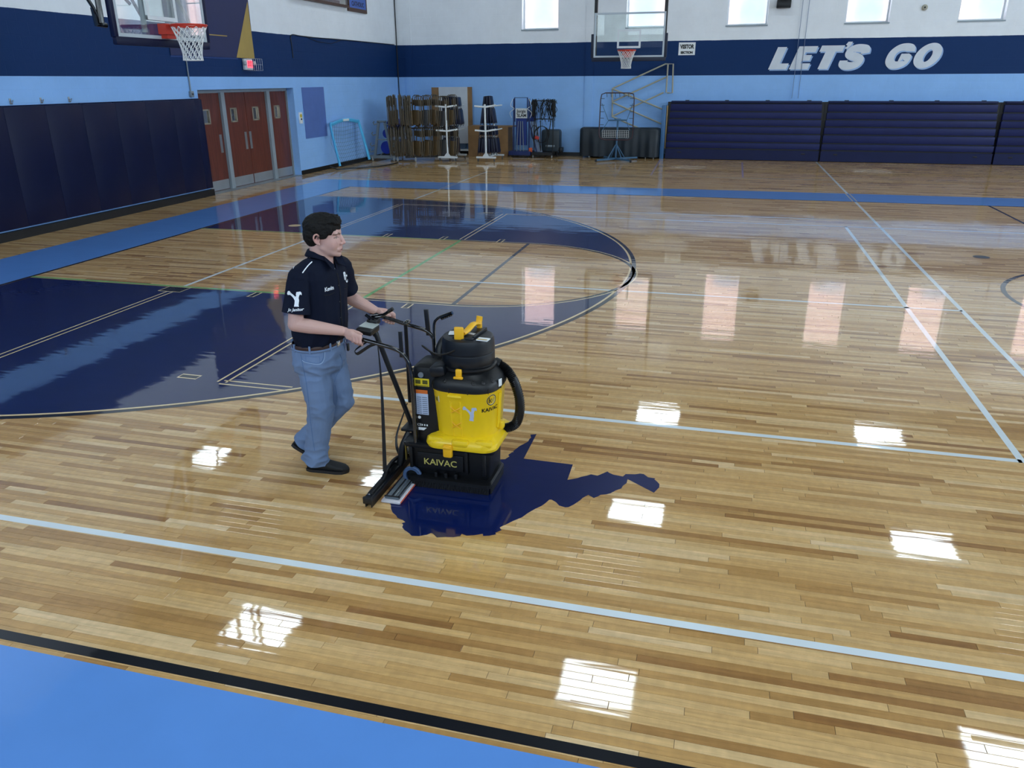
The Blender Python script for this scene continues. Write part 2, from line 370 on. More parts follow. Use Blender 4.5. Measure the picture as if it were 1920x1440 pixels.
outer = [(BX+.03, CY-R3+.055)]+arc((HX, CY), R3-.055, -PI/2, PI/2, 96)+[(BX+.03, CY+R3-.055)]
inner = [(BX+.03, CY+RF+.045)]+arc((FTX, CY), RF+.03, PI/2, -PI/2, 48)+[(BX+.03, CY-RF-.045)]
fill('three_point_area', NAVY_P, outer+inner, label='navy painted area inside the three point line')
line('bare_outline', BARE_P, [(BX, CY-R3+.045)]+arc((HX, CY), R3-.045, -PI/2, PI/2, 96)+[(BX, CY+R3-.045)], .026, z=.0010)
line('three_point_line', BLACK_P, [(BX, CY-R3)]+a3+[(BX, CY+R3)], .055, z=.0011)
kx = -3.97
line('lane_line', GREEN_P, [(BX, 8.19), (kx, 8.19)], .05, label='green lane line'); line('lane_line', GREEN_P, [(BX, 11.85), (kx, 11.85)], .04, label='green lane line')
line('green_line', GREEN_P, [(kx, 8.19), (kx, 11.85)], .05, z=.0007)
line('bare_outline', BARE_P, [(kx, 11.85+.035)]+arc((FTX, CY), RF+.035, PI/2, -PI/2, 48)+[(kx, 8.19-.035)], .022, z=.0010)
line('free_throw_circle', BLACK_P, [(kx, 11.85)]+arc((FTX, CY), RF, PI/2, -PI/2, 48)+[(kx, 8.19)], .05, z=.0011)
line('free_throw_line', paint('dark_grey_line_paint', '#33363d'), [(FTX, CY-RF), (FTX, CY+RF)], .05, z=.0006)
ow = .019
def dbl(a, b, d=.04):
    a = Vector(a); b = Vector(b); t = (b-a).normalized(); n = Vector((-t.y, t.x))*d
    for s in (-1, 1): line('bare_outline', BARE_P, [a+n*s, b+n*s], ow, .0013)
xr = lambda y: HX+math.sqrt(max((R3-.06)**2-(y-CY)**2, 0))
XW = -6.38
line('white_line', WHITE_P, [(XW, 8.22), (XW, 11.83)], .05); dbl((XW, 4.12), (XW, 7.93)); dbl((XW, 11.9), (XW, 15.25))
line('white_line', WHITE_P, [(XW, 16.0), (XW, Y1-.03)], .05); line('white_line', WHITE_P, [(XW, Y1+1.27), (XW, 21.48)], .05); dbl((XW, Y1+.03), (XW, Y1+1.27))
line('white_line', WHITE_P, [(XW, 21.48), (2.63, 21.48)], .04)
line('white_line', WHITE_P, [(XW, 3.126), (2.63, 3.126)], .001) if 0 else None
line('white_line', WHITE_P, [(-8.4, 3.126), (XRB-2, 3.126)], .050, label='long white line nearest the camera')
line('white_line', WHITE_P, [(XW, 9.27), (2.63, 9.27)], .05)
dbl((kx, 5.39), (xr(5.39), 5.39)); dbl((kx, 5.39), (kx, 8.1)); dbl((kx, 11.93), (kx, 14.54)); dbl((kx, 14.54), (xr(14.54), 14.54)); dbl((XW, 15.27), (xr(15.27), 15.27))
line('white_line', WHITE_P, [(xr(5.39)+.1, 5.39), (2.07, 5.39)], .05); line('white_line', WHITE_P, [(xr(14.54)+.1, 14.54), (14, 14.54)], .05)
line('white_line', WHITE_P, [(xr(15.27)+.1, 15.27), (2.63, 15.27)], .05)
line('white_line', WHITE_P, [(2.07, 5.365), (2.07, 14.56)], .05); line('white_line', WHITE_P, [(2.63, 3.15), (2.63, Y1-.03)], .05)
dbl((2.63, Y1+.03), (2.63, Y1+1.27)); line('white_line', WHITE_P, [(2.63, Y1+1.27), (2.63, 26.2)], .05)
line('centre_line', BLACK_P, [(5.1, Y0), (5.1, Y1)], .05); line('centre_circle', BLACK_P, arc((5.1, CY), 1.80, 0, 2*PI, 64)[:-1], .055, z=.0012, closed=True)
line('floor_tape', FAINT_P, [(-2.02, 25.9), (-1.90, 21.6)], .05, label='faint pinkish strip of tape'); line('floor_tape', FAINT_P, [(.46, 25.6), (.44, 21.6)], .05, label='faint pinkish strip of tape')
for (x, y, w, h) in [(-6.40, 8.05, .30, .22), (-5.30, 8.05, .075, .2), (-4.32, 8.05, .075, .2), (-3.34, 8.02, .075, .18), (-6.40, 12.0, .30, .22), (-5.28, 12.0, .075, .24), (-4.30, 11.98, .075, .24), (-3.34, 11.96, .075, .24), (-4.32, 14.6, .18, .08), (-4.32, 5.44, .18, .08)]:
    fill('lane_block', BLACK_P, [(x-w/2, y-h/2), (x+w/2, y-h/2), (x+w/2, y+h/2), (x-w/2, y+h/2)], .0014)
    line('bare_outline', BARE_P, [(x-w/2, y-h/2), (x+w/2, y-h/2), (x+w/2, y+h/2), (x-w/2, y+h/2)], ow, .0016, True)
for (x, y, m_) in [(-7.24, 12.48, BARE_P), (3.61, 12.38, paint('grey_plate', '#5d5a52'))]:
    fill('floor_plate', m_, arc((x, y), .11, 0, 2*PI, 24)[:-1], .0018)
WV = [(-1.344, 4.535), (-1.321, 4.557), (-1.264, 4.58), (-1.246, 4.626), (-1.26, 4.648), (-1.245, 4.693), (-1.235, 4.696), (-1.242, 4.711), (-1.227, 4.767), (-1.217, 4.805), (-1.196, 4.845), (-1.179, 4.886), (-1.179, 4.931), (-1.172, 4.951), (-1.184, 4.985), (-1.192, 5.002), (-1.171, 5.012), (-1.149, 5.022), (-1.144, 4.619), (-0.808, 4.614), (-0.802, 4.394), (-0.744, 4.434), (-0.724, 4.458), (-0.693, 4.481), (-0.669, 4.506), (-0.626, 4.498), (-0.598, 4.535), (-0.572, 4.572), (-0.559, 4.556), (-0.529, 4.537), (-0.466, 4.527), (-0.453, 4.564), (-0.396, 4.575), (-0.364, 4.594), (-0.34, 4.593), (-0.309, 4.556), (-0.262, 4.553), (-0.267, 4.537), (-0.244, 4.506), (-0.23, 4.48), (-0.228, 4.438), (-0.254, 4.361), (-0.432, 4.498), (-0.432, 4.443), (-0.45, 4.403), (-0.455, 4.366), (-0.487, 4.33), (-0.511, 4.289), (-0.534, 4.269), (-0.568, 4.254), (-0.581, 4.23), (-0.602, 4.204), (-0.641, 4.235), (-0.669, 4.187), (-0.677, 4.158), (-0.705, 4.098), (-0.73, 4.059), (-0.748, 4.051), (-0.789, 4.064), (-0.813, 4.097), (-0.847, 4.122), (-0.86, 4.118), (-0.875, 4.068), (-0.89, 4.032), (-0.917, 3.992), (-0.948, 3.934), (-0.97, 3.878), (-1.011, 3.825), (-1.042, 3.775), (-1.067, 3.739), (-1.061, 3.729), (-1.047, 3.714), (-1.075, 3.678), (-1.067, 3.663), (-1.098, 3.641), (-1.132, 3.629), (-1.141, 3.65), (-1.181, 3.625), (-1.223, 3.609), (-1.255, 3.621), (-1.256, 3.595), (-1.29, 3.575), (-1.334, 3.567), (-1.378, 3.55), (-1.412, 3.581), (-1.426, 3.586), (-1.442, 3.562), (-1.481, 3.538), (-1.52, 3.531), (-1.544, 3.553), (-1.566, 3.568), (-1.583, 3.578), (-1.607, 3.604), (-1.611, 3.63), (-1.627, 3.644), (-1.61, 3.66), (-1.634, 3.678), (-1.673, 3.693), (-1.689, 3.714), (-1.724, 3.743), (-1.75, 3.781), (-1.768, 3.822), (-1.793, 3.848), (-1.763, 3.869), (-1.738, 3.977), (-1.741, 4.119), (-1.77, 4.25), (-1.578, 4.428)]
fill('state_outline_emblem', NAVY_P, WV, .0007, label='navy painted silhouette of a state with two panhandles')

# walls
WN = [-6.12, -2.79, .22, 3.57, 6.56, 9.8, 13.0]      # far window centres
mb = MB(); ww, z0w, z1w, WT = 1.18, 3.86, 6.0, .32
mb.bb((XL-.4, YF, 0), (XR, YF+WT, z0w)); mb.bb((XL-.4, YF, z1w), (XR, YF+WT, ZC))
xs = [XL-.4]+[v for c in WN for v in (c-ww/2, c+ww/2)]+[XR]
for i in range(0, len(xs), 2): mb.bb((xs[i], YF, z0w), (xs[i+1], YF+WT, z1w))
WF = struct(mb.build('wall_far', WALL, None, 0)); WF['_o'] = (0, 0, 0)
for (a, b) in [(-10.75, -10.51), (-4.62, -4.36), (1.68, 1.90), (8.2, 8.44)]:
    MB().bb((a, YF-(.006 if a == 1.68 else .03), 0), (b, YF+.001, ZC)).build('pilaster', WALL, WF, 0)
sill_m = mat('window_sill', '#8d9aa3', .5); frame_m = mat('window_frame', '#e9eef2', .4)
for i, c in enumerate(WN):
    w = struct(thing('window_%d' % (i+1), None, None, (c, YF, z0w), kind='structure'))
    a, b = c-ww/2, c+ww/2
    mb = MB()
    for (p, q) in [((a, 0, z0w), (a+.05, 0, z1w)), ((b-.05, 0, z0w), (b, 0, z1w)), ((a+.05, 0, z0w), (b-.05, 0, z0w+.05)), ((a+.05, 0, z1w-.05), (b-.05, 0, z1w)), ((a+.05, 0, 4.93), (b-.05, 0, 4.97))]:
        mb.bb((p[0], YF+.24, p[2]), (q[0], YF+.29, q[2]))
    mb.build('window_frame', frame_m, w, 0)
    MB().bb((a+.05, YF+.262, z0w+.05), (b-.05, YF+.268, z1w-.05)).build('pane', mat('frosted_window_glass', '#f4f6fa', .3, trans=.9, ior=1.1), w, 0)
    MB().bb((a-.02, YF-.03, z0w-.035), (b+.02, YF+.24, z0w)).build('window_sill', sill_m, w, 0)
DY0, DY1, DZ = 15.62, 19.67, 2.20
mb = MB(); mb.bb((XL-.32, YN, 0), (XL, DY0, ZC)); mb.bb((XL-.32, DY1, 0), (XL, YF, ZC)); mb.bb((XL-.32, DY0, DZ), (XL, DY1, ZC))
WL = struct(mb.build('wall_left', WALL, None, 0)); WL['_o'] = (0, 0, 0)
MB().bb((XL-1.7, DY0-.5, 0), (XL-1.6, DY1+.5, 2.6)).build('corridor_wall', mat('corridor', '#3a3f45', .6), WL, 0)
struct(MB().bb((XR, YN, 0), (XR+.3, YF+.3, ZC)).build('wall_right', WALL, None, 0))
struct(MB().bb((XL-.4, YN-.3, 0), (XR+.3, YN, ZC)).build('wall_near', WALL, None, 0))
mb = MB(); mb.bb((XL-.4, YN-.3, ZC), (XR+.3, YF+.4, ZC+.2)); CEIL = struct(mb.build('ceiling', mat('ceiling_deck', '#454b52', .8), None, 0)); CEIL['_o'] = (0, 0, 0)
for k in range(9): MB().bb((XL, -3.3+3.6*k, ZC-.35), (XR, -3.05+3.6*k, ZC)).build('roof_joist', mat('joist', '#3f454b', .6), CEIL, 0)
# baseboards
struct(MB().bb((XL, YF-.02, 0), (-1.9, YF, .11)).build('baseboard_far', BLACK, None, 0))
struct(MB().bb((XL, DY1+.02, 0), (XL+.02, YF-.02, .11)).build('baseboard_left', BLACK, None, 0))
# outside: pale brick building across the street, pavement
ext = mat('pale_pink_brick', '#c9a498', .8, bump=(8, .3), var=.1)
mb = MB(); mb.bb((-16, 36, -.3), (22, 37, 9)); eb = mb.build('brick_building', ext, None, 0, org=(0, 36, -.3)); tag(eb, 'pale pink building seen through the high far windows', 'building')
for k in range(8): MB().bb((-13+4.3*k, 35.96, 4.2), (-11.8+4.3*k, 36.0, 6.4)).build('window', mat('dull_glass', '#7d8894', .2), eb, 0, org=(0, 36, -.3)).parent = eb

# unseen windows added around the fill lights above, with panes that glow
k_ = len(WN)
for i, x in enumerate(NEAR_FILL+RIGHT_FILL):
    near_ = i < len(NEAR_FILL); k_ += 1
    w = struct(thing('window_%d' % k_, None, None, (x, YN, 4) if near_ else (XR, x, 4), kind='structure'))
    def fb(u0, u1, z0, z1, d0, d1, n_, m_):
        a_, b_ = ((x+u0, YN+d0, z0), (x+u1, YN+d1, z1)) if near_ else ((XR-d1, x+u0, z0), (XR-d0, x+u1, z1)); MB().bb(a_, b_).build(n_, m_, w, 0)
    for u0, u1, z0, z1 in ((-1.08, -1.0, 4.0, 6.4), (1.0, 1.08, 4.0, 6.4), (-1.0, 1.0, 4.0, 4.06), (-1.0, 1.0, 6.34, 6.4)): fb(u0, u1, z0, z1, 0, .10, 'window_frame', frame_m)
    fb(-1.0, 1.0, 4.06, 6.34, .0, .02, 'pane', mat('added_glow_glass', '#e6f0fa', .2, emit=.8))

# ceiling fixtures
LM = mat('lamp_diffuser', '#e6f6ff', .4, emit=LAMP); CASE = mat('lamp_case', '#e8ebee', .5)
def fixture(x, y, z=7.45, w=1.25, d=.95, label='', first=[None]):
    t = thing('ceiling_light', label, 'ceiling light', (x, y, z), 'rectangular fixtures hanging from the gym ceiling')
    MB().bb((x-w/2-.03, y-d/2-.03, z+.01), (x+w/2+.03, y+d/2+.03, z+.09)).build('housing', CASE, t, 0)
    for s in (-1, 1):
        for e in (-1, 1): MB().cyl((x+s*w*.4, y+e*d*.4, z+.09), (x+s*w*.4, y+e*d*.4, ZC), .006, n=6).build('hanger', STEEL, t)
    MB().bb((x-w/2, y-d/2, z-.01), (x+w/2, y+d/2, z+.01)).build('diffuser', LM, t, 0)
rowname = {-1.6: 'behind the camera', 4.6: 'over the near half', 10.8: 'over the court axis', 17.0: 'over the far sideline', 23.1: 'in front of the far wall'}
for y in (-1.6, 4.6, 10.8, 17.0, 23.1):
    for k, x in enumerate((-7.9, -1.38, 5.05, 11.4, 17.2)):
        fixture(x, y, label='rectangular ceiling light %s, %s from the left wall' % (rowname[y], ['first', 'second', 'third', 'fourth', 'fifth'][k]))

# ================================================================== far wall and left wall furniture
def cap(*a): return Vector(a)
# ---- bleachers
BLV = mat('bleacher_navy', '#121d52', .5, spec=.3, bump=(30, .02), var=.08); BLK = mat('bleacher_front', '#0b1744', .5, spec=.3)
zr = [.33, .53, .78, 1.0, 1.21, 1.42, 1.66]
secs = [(-1.90, 2.68, 'left bleacher section, next to the blue end post'), (2.73, 7.40, 'middle bleacher section below the lettering'), (7.45, 12.2, 'right bleacher section cut by the picture edge')]
for (a, b, lab) in secs:
    t = thing('bleacher', 'closed navy retractable bleachers, '+lab, 'bleacher', (a, 26.3, 0), 'retractable bleacher sections along the far wall')
    mb = MB(); mb.bb((a, 26.29, .012), (b, 26.36, .31)); mb.build('kick_panel', BLK, t, 0)
    for x in (a+.42, b-.45):
        MB().rbox((x, 26.287, .215), (.11, .012, .035), .005).build('hand_hole', BLACK, t)
    for k in range(6):
        ins = .012*k; yk = 26.30+.035*k
        p = MB(); p.rbox(((a+b)/2, yk+.06, (zr[k]+zr[k+1])/2), (b-a-2*ins, .12, zr[k+1]-zr[k]-.035), .008); p.build('seat_board', BLV, t)
        MB().bb((a+ins+.02, yk+.04, zr[k]-.03), (b-ins-.02, yk+.14, zr[k]+.02)).build('riser', BLACK, t, 0)
    MB().bb((a-.03, 26.56, .02), (b+.03, 26.72, 1.70)).build('back_structure', BLACK, t, 0)
    MB().rbox(((a+b)/2, 26.60, 1.70), (b-a-.15, .30, .06), .008).build('top_rail', BLK, t)
    for k in range(4): MB().bb((a+.5+k*(b-a-1)/3, 26.50, 1.735), (a+.62+k*(b-a-1)/3, 26.54, 1.755)).build('bracket', BLACK, t, 0)
t = thing('end_post', 'steel blue upright panel with a wooden core at the left end of the bleachers', 'post', (-2.0, 26.4, 0))
MB().rbox((-2.02, 26.42, .8), (.13, .22, 1.6), .01).build('panel', mat('steel_blue_paint', '#3d6b9c', .4), t)
MB().rbox((-1.93, 26.46, .95), (.03, .16, 1.28), .005).build('core', mat('raw_pine', '#a5895c', .6), t)

# ---- handrails leaning folded against the wall
t = thing('stair_handrail', 'grey pipe stair handrails folded flat against the light blue wall', 'handrail', (-2.9, 26.7, 1))
R_ = .024
def hr(*pp, y=26.72, r=R_): MB().tube([(p[0], y, p[1]) for p in pp], r, 8).build('rail', BEIGEM, t)
hr((-3.72, 2.09), (-2.10, 2.80), (-1.86, 2.80), (-1.83, 1.96), (-1.99, 1.96)); hr((-2.02, 2.78), (-2.02, 1.97), y=26.70)
hr((-3.72, 2.09), (-3.69, 1.24)); hr((-3.71, 1.69), (-2.01, 2.44)); hr((-3.69, 1.25), (-2.10, 1.97), y=26.69)
hr((-3.72, 2.09), (-2.08, 1.47), y=26.66); hr((-3.70, 1.68), (-2.06, 1.02), y=26.65); hr((-3.69, 1.25), (-2.35, .72), y=26.64)

# ---- visitor sign
t = thing('visitor_sign', 'small white sign with black visitor section lettering on the navy band', 'sign', (-1.48, YF-.01, 3.23))
MB().bb((-1.73, YF-.012, 3.05), (-1.23, YF-.001, 3.41)).build('sign_board', mat('sign_white', '#e8ecef', .5), t, 0)
INK = mat('ink_black', '#101215', .5)
def wallT(x, z, y=YF-.013): return frame((x, y, z), (1, 0, 0), (0, 0, 1))
text('VISITOR', .155, wallT(-1.48, 3.285), INK, t, bold=.009, sx=.72); text('SECTION', .09, wallT(-1.48, 3.12), INK, t, bold=.007, sx=.98)

# ---- LET'S GO lettering, cut shapes on the navy band
LW = mat('letter_white', '#cfd6e0', .5); LS = mat('letter_blue_edge', '#8fb0dc', .5)
def stroke(path, w):
    P = [Vector(p) for p in path]; a = []; b = []
    for i in range(len(P)):
        t_ = (P[min(i+1, len(P)-1)]-P[max(i-1, 0)]).normalized(); n = Vector((-t_.y, t_.x))*w/2; a.append(P[i]+n); b.append(P[i]-n)
    return a+b[::-1]
def cat2(pts, n=5): return [(p.x, p.y) for p in smooth_path([(a, b, 0) for a, b in pts], n)]
def letter(ch):
    s = .20; h = .62
    if ch == 'L': return [[(0, 0), (.52, 0), (.52, .165), (.26, .165), (.26, h), (0, h)]]
    if ch == 'E': return [[(0, 0), (.52, 0), (.52, .16), (.25, .16), (.25, .235), (.46, .235), (.46, .385), (.25, .385), (.25, .46), (.52, .46), (.52, h), (0, h)]]
    if ch == 'T': return [[(.17, 0), (.43, 0), (.43, .46), (.60, .46), (.60, h), (0, h), (0, .46), (.17, .46)]]
    if ch == "'": return [[(.0, .47), (.07, .47), (.13, .56), (.13, .66), (.01, .66), (-.02, .58), (.04, .55)]]
    if ch == 'S': return [stroke(cat2([(.50, .40), (.47, .50), (.36, .535), (.21, .535), (.115, .48), (.12, .39), (.22, .335), (.35, .295), (.44, .23), (.42, .13), (.30, .08), (.16, .085), (.07, .14), (.06, .22)]), .20)]
    if ch == 'G': return [stroke(cat2([(.52, .40), (.48, .50), (.36, .54), (.21, .52), (.11, .42), (.09, .30), (.12, .18), (.22, .09), (.36, .085), (.48, .15), (.50, .27), (.46, .275), (.32, .275)]), .19)]
    if ch == 'O':
        o = arc((.30, .31), .1, 0, 2*PI, 36)[:-1]
        return [[(.30+(x-.30)/.1*.30, .31+(y-.31)/.1*.32) for x, y in o]+[(.60, .31)]+[(.39, .31)]+[(.30+(x-.30)/.1*.09, .31+(y-.31)/.1*.155) for x, y in o[::-1]]]
def put_letter(ch, x, z, sx, sc, name):
    t = thing(name, "white letter %s with a pale blue edge in the wall lettering"%ch if False else None, None, (x, YF, z))
    for k, (m_, dx, dz, yy, hh) in enumerate([(LS, .035, -.035, YF-.001, .010), (LW, 0, 0, YF-.012, .008)]):
        mb = MB()
        for poly in letter(ch):
            pl = [((p[0]*sx+.36*p[1]+dx/sc)*sc, (p[1]+dz/sc)*sc) for p in poly]
            mb.prism(pl, hh, frame((x, yy, z), (1, 0, 0), (0, 0, 1)))
        mb.build('face' if k else 'edge', m_, t, 0)
    return t
for i, (ch, x, z, sx, sc) in enumerate([('L', .97, 2.62, 1, 1.0), ('E', 1.57, 2.62, 1, 1.02), ('T', 2.20, 2.62, 1.02, 1.04), ("'", 2.90, 2.70, 1, 1.0), ('S', 2.94, 2.62, 1.05, 1.05), ('G', 4.14, 2.63, 1.05, 1.05), ('O', 4.88, 2.63, 1.06, 1.06)]):
    t = put_letter(ch, x, z, sx, sc, 'wall_letter')
    desc = {'L': 'white block letter L that starts the wall lettering', 'E': 'white block letter E after the L on the navy band', 'T': 'white block letter T after the E on the navy band', "'": 'white apostrophe between T and S on the navy band', 'S': 'white block letter S after the apostrophe on the navy band', 'G': 'white block letter G on the navy band', 'O': 'white block letter O that ends the wall lettering'}[ch]
    tag(t, desc, 'letter', 'letters of the slogan on the far wall')

# ---- conduits on far wall and speaker
def pipe(name, label, pts, r, m_, catg='pipe', n=8): 
    o = MB().tube(pts, r, n).build(name, m_, None, org=pts[0]); return tag(o, label, catg)
pipe('conduit', 'thin pale conduit running down the far wall through the lettering, left one', [(1.75, YF-.045, 7.9), (1.75, YF-.045, 1.8)], .007, mat('conduit_pale', '#6d80a0', .5))
pipe('conduit', 'thin pale conduit running down the far wall through the lettering, right one', [(1.93, YF-.03, 7.9), (1.93, YF-.03, 1.8)], .007, MATS['conduit_pale'])
t = thing('wall_speaker', 'small dark box speaker at the top between two far windows', 'speaker', (1.2, YF-.15, 4.28))
MB().rbox((1.22, YF-.12, 4.40), (.40, .22, .22), .02).build('cabinet', BPLASTIC, t); MB().bb((1.18, YF-.02, 4.3), (1.26, YF, 4.5)).build('bracket', BLACK, t, 0)
t = thing('wall_bell', 'small round beige wall bell between the two right windows', 'bell', (5.02, YF-.05, 4.2))
MB().lathe([(.0, 0), (.07, 0), (.08, .03), (.05, .06), (0, .065)], (5.04, YF-.005, 4.22), 20, rot=Rx(PI/2)).build('dome', BEIGEM, t); MB().lathe([(0, .06), (.025, .065), (.02, .085), (0, .09)], (5.04, YF-.005, 4.22), 12, rot=Rx(PI/2)).build('button', BLACK, t)

# ---- basketball goals
def net(parent, c, r0, z0, z1, r1=.13, m_=CORD, w=.0055):
    cx, cy = c; N = 12; L = 6
    mb = MB()
    def P(i, j):
        t_ = j/L; z = z0+(z1-z0)*t_; r = r0*(1-t_)**.9+r1*(1-(1-t_)**.9); r = r1+(r0-r1)*(1-t_)**1.7+.012*max(0, t_-.8)*5
        a = 2*PI*(i+.5*(j % 2))/N; return (cx+r*math.cos(a), cy+r*math.sin(a), z)
    for i in range(N):
        for s in (0, 1):
            pts = []; k = i
            for j in range(L+1):
                pts.append(P(k, j))
                if s == 0 and j % 2 == 1: k += 1
                if s == 1 and j % 2 == 0: k -= 1
            mb.tube(pts, w, 5)
    mb.tube([P(i, L) for i in range(N)], w*1.3, 5, closed=True)
    return mb.build('net', m_, parent, 60)
def hoop(name, label, c, d, z=3.05, board_col=None):
    """c = rim centre (x,y); d = unit vector from the board to the rim"""
    c = Vector((c[0], c[1], 0)); d = Vector((d[0], d[1], 0)); s = Vector((-d.y, d.x, 0))
    face = c - d*.38
    t = thing(name, label, 'basketball goal', tuple(face+Vector((0, 0, 2.9))))
    R = Matrix((s, d, Vector((0, 0, 1)))).transposed()
    def bx(mb, a, b): # local box: along s, d, z from face centre
        cc = [(a[i]+b[i])/2 for i in range(3)]; dd = [abs(b[i]-a[i]) for i in range(3)]
        return mb.box(face + R @ Vector(cc), dd, R)
    zb = 2.90; zt = zb+1.07; hw = .915
    g = MB(); bx(g, (-hw+.02, -.012, zb+.02), (hw-.02, 0, zt-.02)); g.build('backboard_glass', mat('board_glass', '#f2fbf8', .01, trans=1, ior=1.2, spec=.3), t, 0)
    f = MB()
    for a, b in [((-hw, -.035, zb), (hw, .006, zb+.045)), ((-hw, -.035, zt-.045), (hw, .006, zt)), ((-hw, -.035, zb+.045), (-hw+.045, .006, zt-.045)), ((hw-.045, -.035, zb+.045), (hw, .006, zt-.045))]: bx(f, a, b)
    f.build('board_frame', mat('board_frame_grey', '#b9c4cc', .35), t, 0)
    q = MB()
    for a, b in [((-.305, .001, z+.06), (.305, .004, z+.11)), ((-.305, .001, z+.46), (.305, .004, z+.51)), ((-.305, .001, z+.11), (-.255, .004, z+.46)), ((.255, .001, z+.11), (.305, .004, z+.46))]: bx(q, a, b)
    q.build('target_square', mat('target_white', '#dfe6ea', .5), t, 0)
    pd = MB()
    for cc, dd in [((0, -.02, zb-.045), (2*hw+.10, .07, .10)), ((-hw-.035, -.02, zb+.28), (.075, .07, .58)), ((hw+.035, -.02, zb+.28), (.075, .07, .58))]:
        pd.rbox(face + R @ Vector(cc), dd, .015, R)
    pd.build('board_padding', NAVYV if board_col is None else board_col, t)
    bk = MB(); bx(bk, (-.14, .004, z-.11), (.14, .13, z+.02)); bx(bk, (-.09, .004, z-.16), (.09, .10, z-.11))
    bk.build('rim_bracket', REDM, t, 0)
    MB().tube([c+Vector((.229*math.cos(a), .229*math.sin(a), z)) for a in [2*PI*i/36 for i in range(36)]], .012, 8, closed=True).build('rim', REDM, t)
    MB().tube([c+Vector((.225*math.cos(a), .225*math.sin(a), z-.018)) for a in [2*PI*i/36 for i in range(36)]], .005, 6, closed=True).build('net_ring', REDM, t)
    net(t, (c.x, c.y), .222, z-.02, z-.43, r1=.115)
    return t, face, R, s, d
t, face, R, s, d = hoop('basketball_goal', 'main glass backboard with orange rim hanging at the left end of the court', (HX, CY), (1, 0), 3.07)
def loc(a, b, z): return tuple(face + R @ Vector((a, b, z)))
for y0 in (-.30, .30):
    MB().tube([loc(y0, -.06, 2.98), loc(y0, -.06, 4.0), loc(y0, -.08, ZC-.3)], .035, 10).build('mast', GREYM, t)
for y0 in (-.82, .82): MB().tube([loc(y0, -.05, 2.95), loc(y0*.7, -.35, 3.9), loc(y0*.45, -1.1, 5.5)], .028, 8).build('side_arm', BMETAL, t)
MB().tube([loc(-1.02, -.12, 3.05), loc(-1.02, -.12, 3.75), loc(-1.25, -.7, 4.6)], .035, 8).build('side_arm', BMETAL, t)
MB().tube([loc(-1.0, -.14, 3.02), loc(-1.10, -.14, 3.22), loc(-1.45, -.3, 3.95)], .022, 8).build('brace', BMETAL, t)
MB().tube([loc(-.9, -.16, 3.03), loc(-1.06, -.16, 3.03), loc(-1.08, -.16, 3.22)], .03, 8).build('latch', BMETAL, t)
MB().tube([loc(.05, -.5, 3.35), loc(-.35, -.6, 3.75), loc(-.6, -1.1, 4.4)], .022, 8).build('brace', BMETAL, t)
MB().tube([loc(.25, -.5, 3.2), loc(-.05, -.6, 3.8), loc(-.3, -1.1, 4.6)], .022, 8).build('brace', BMETAL, t)
MB().tube([loc(-.30, -.06, 3.16), loc(.30, -.06, 3.16)], .03, 8).build('cross_member', GREYM, t)
for y0 in (-.42, .42): MB().tube([loc(y0, -.3, ZC-.1), loc(y0, -.3, 5.2), loc(y0, -.06, 3.6)], .03, 8).build('mast', GREYM, t)
BLK2 = mat('navy_board_pad', '#0d1a33', .5)
t, face, R, s, d = hoop('basketball_goal', 'small glass backboard with red rim in front of the far wall', (-2.72, 21.9), (0, -1), 3.06, BLK2)
# frame of the wall-braced goal
for x0 in (-.90, .90):
    MB().bb(tuple(Vector(loc(x0-.04, -.10, 2.95))), tuple(Vector(loc(x0+.04, -.18, 6.9)))).build('mast', BLACK, t, 0)
for zz in (4.32, 5.4): MB().bb(loc(-.90, -.09, zz), loc(.90, -.17, zz+.09)).build('cross_member', BLACK, t, 0)
for x0 in (-.90, .90):
    MB().tube([loc(x0, -.15, 4.9), (face.x-x0, YF-.02, 6.9)], .03, 8).build('wall_brace', BLACK, t)
    MB().tube([loc(x0, -.15, 6.8), (face.x-x0, YF-.02, 7.2)], .03, 8).build('wall_brace', BLACK, t)

# ---- left wall: pads
for k, (a, b) in enumerate([(8.9, 9.72), (9.72, 10.54), (10.54, 11.36), (11.36, 12.18), (12.18, 13.0), (13.0, 13.82), (13.82, 14.64), (14.64, 15.36), (15.36, 15.60)]):
    names = ['first', 'second', 'third', 'fourth', 'fifth', 'sixth', 'seventh', 'eighth', 'ninth']
    t = thing('wall_pad', 'navy vinyl wall pad, %s counted from the door end of the row' % names[8-k], 'wall pad', (XL+.04, (a+b)/2, .17), 'navy wall pads along the left wall')
    mb = MB(); mb.rbox((XL+.045, (a+b)/2, 1.09), (.085, b-a-.001, 1.84), .007, seg=2); mb.build('cushion', NAVYV, t)
    MB().bb((XL+.002, a+.01, 2.0), (XL+.03, b-.01, 2.03)).build('top_flap', NAVYV, t, 0)
struct(MB().bb((XL, 8.0, 0), (XL+.09, 15.62, .135)).build('baseboard_left_pads', BLACK, None, 0)).name = 'baseboard_left'
for k, y in enumerate((10.78, 11.39, 12.0)):
    t = thing('coat_hook', 'small metal wall hook above the pads, %s of three from the picture edge' % ['first', 'second', 'third'][k], 'hook', (XL, y, 2.09), 'hooks above the wall pads')
    MB().rbox((XL+.006, y, 2.09), (.012, .035, .09), .004).build('back_plate', STEEL, t)
    MB().tube([(XL+.01, y, 2.10), (XL+.05, y, 2.08), (XL+.06, y, 2.11)], .008, 6).build('prong', STEEL, t)
    MB().tube([(XL+.01, y, 2.07), (XL+.035, y, 2.05), (XL+.04, y, 2.07)], .007, 6).build('prong', STEEL, t)
t = thing('junction_box', 'grey socket box at the foot of a conduit above the wall pads', 'socket box', (XL, 15.37, 2.12))
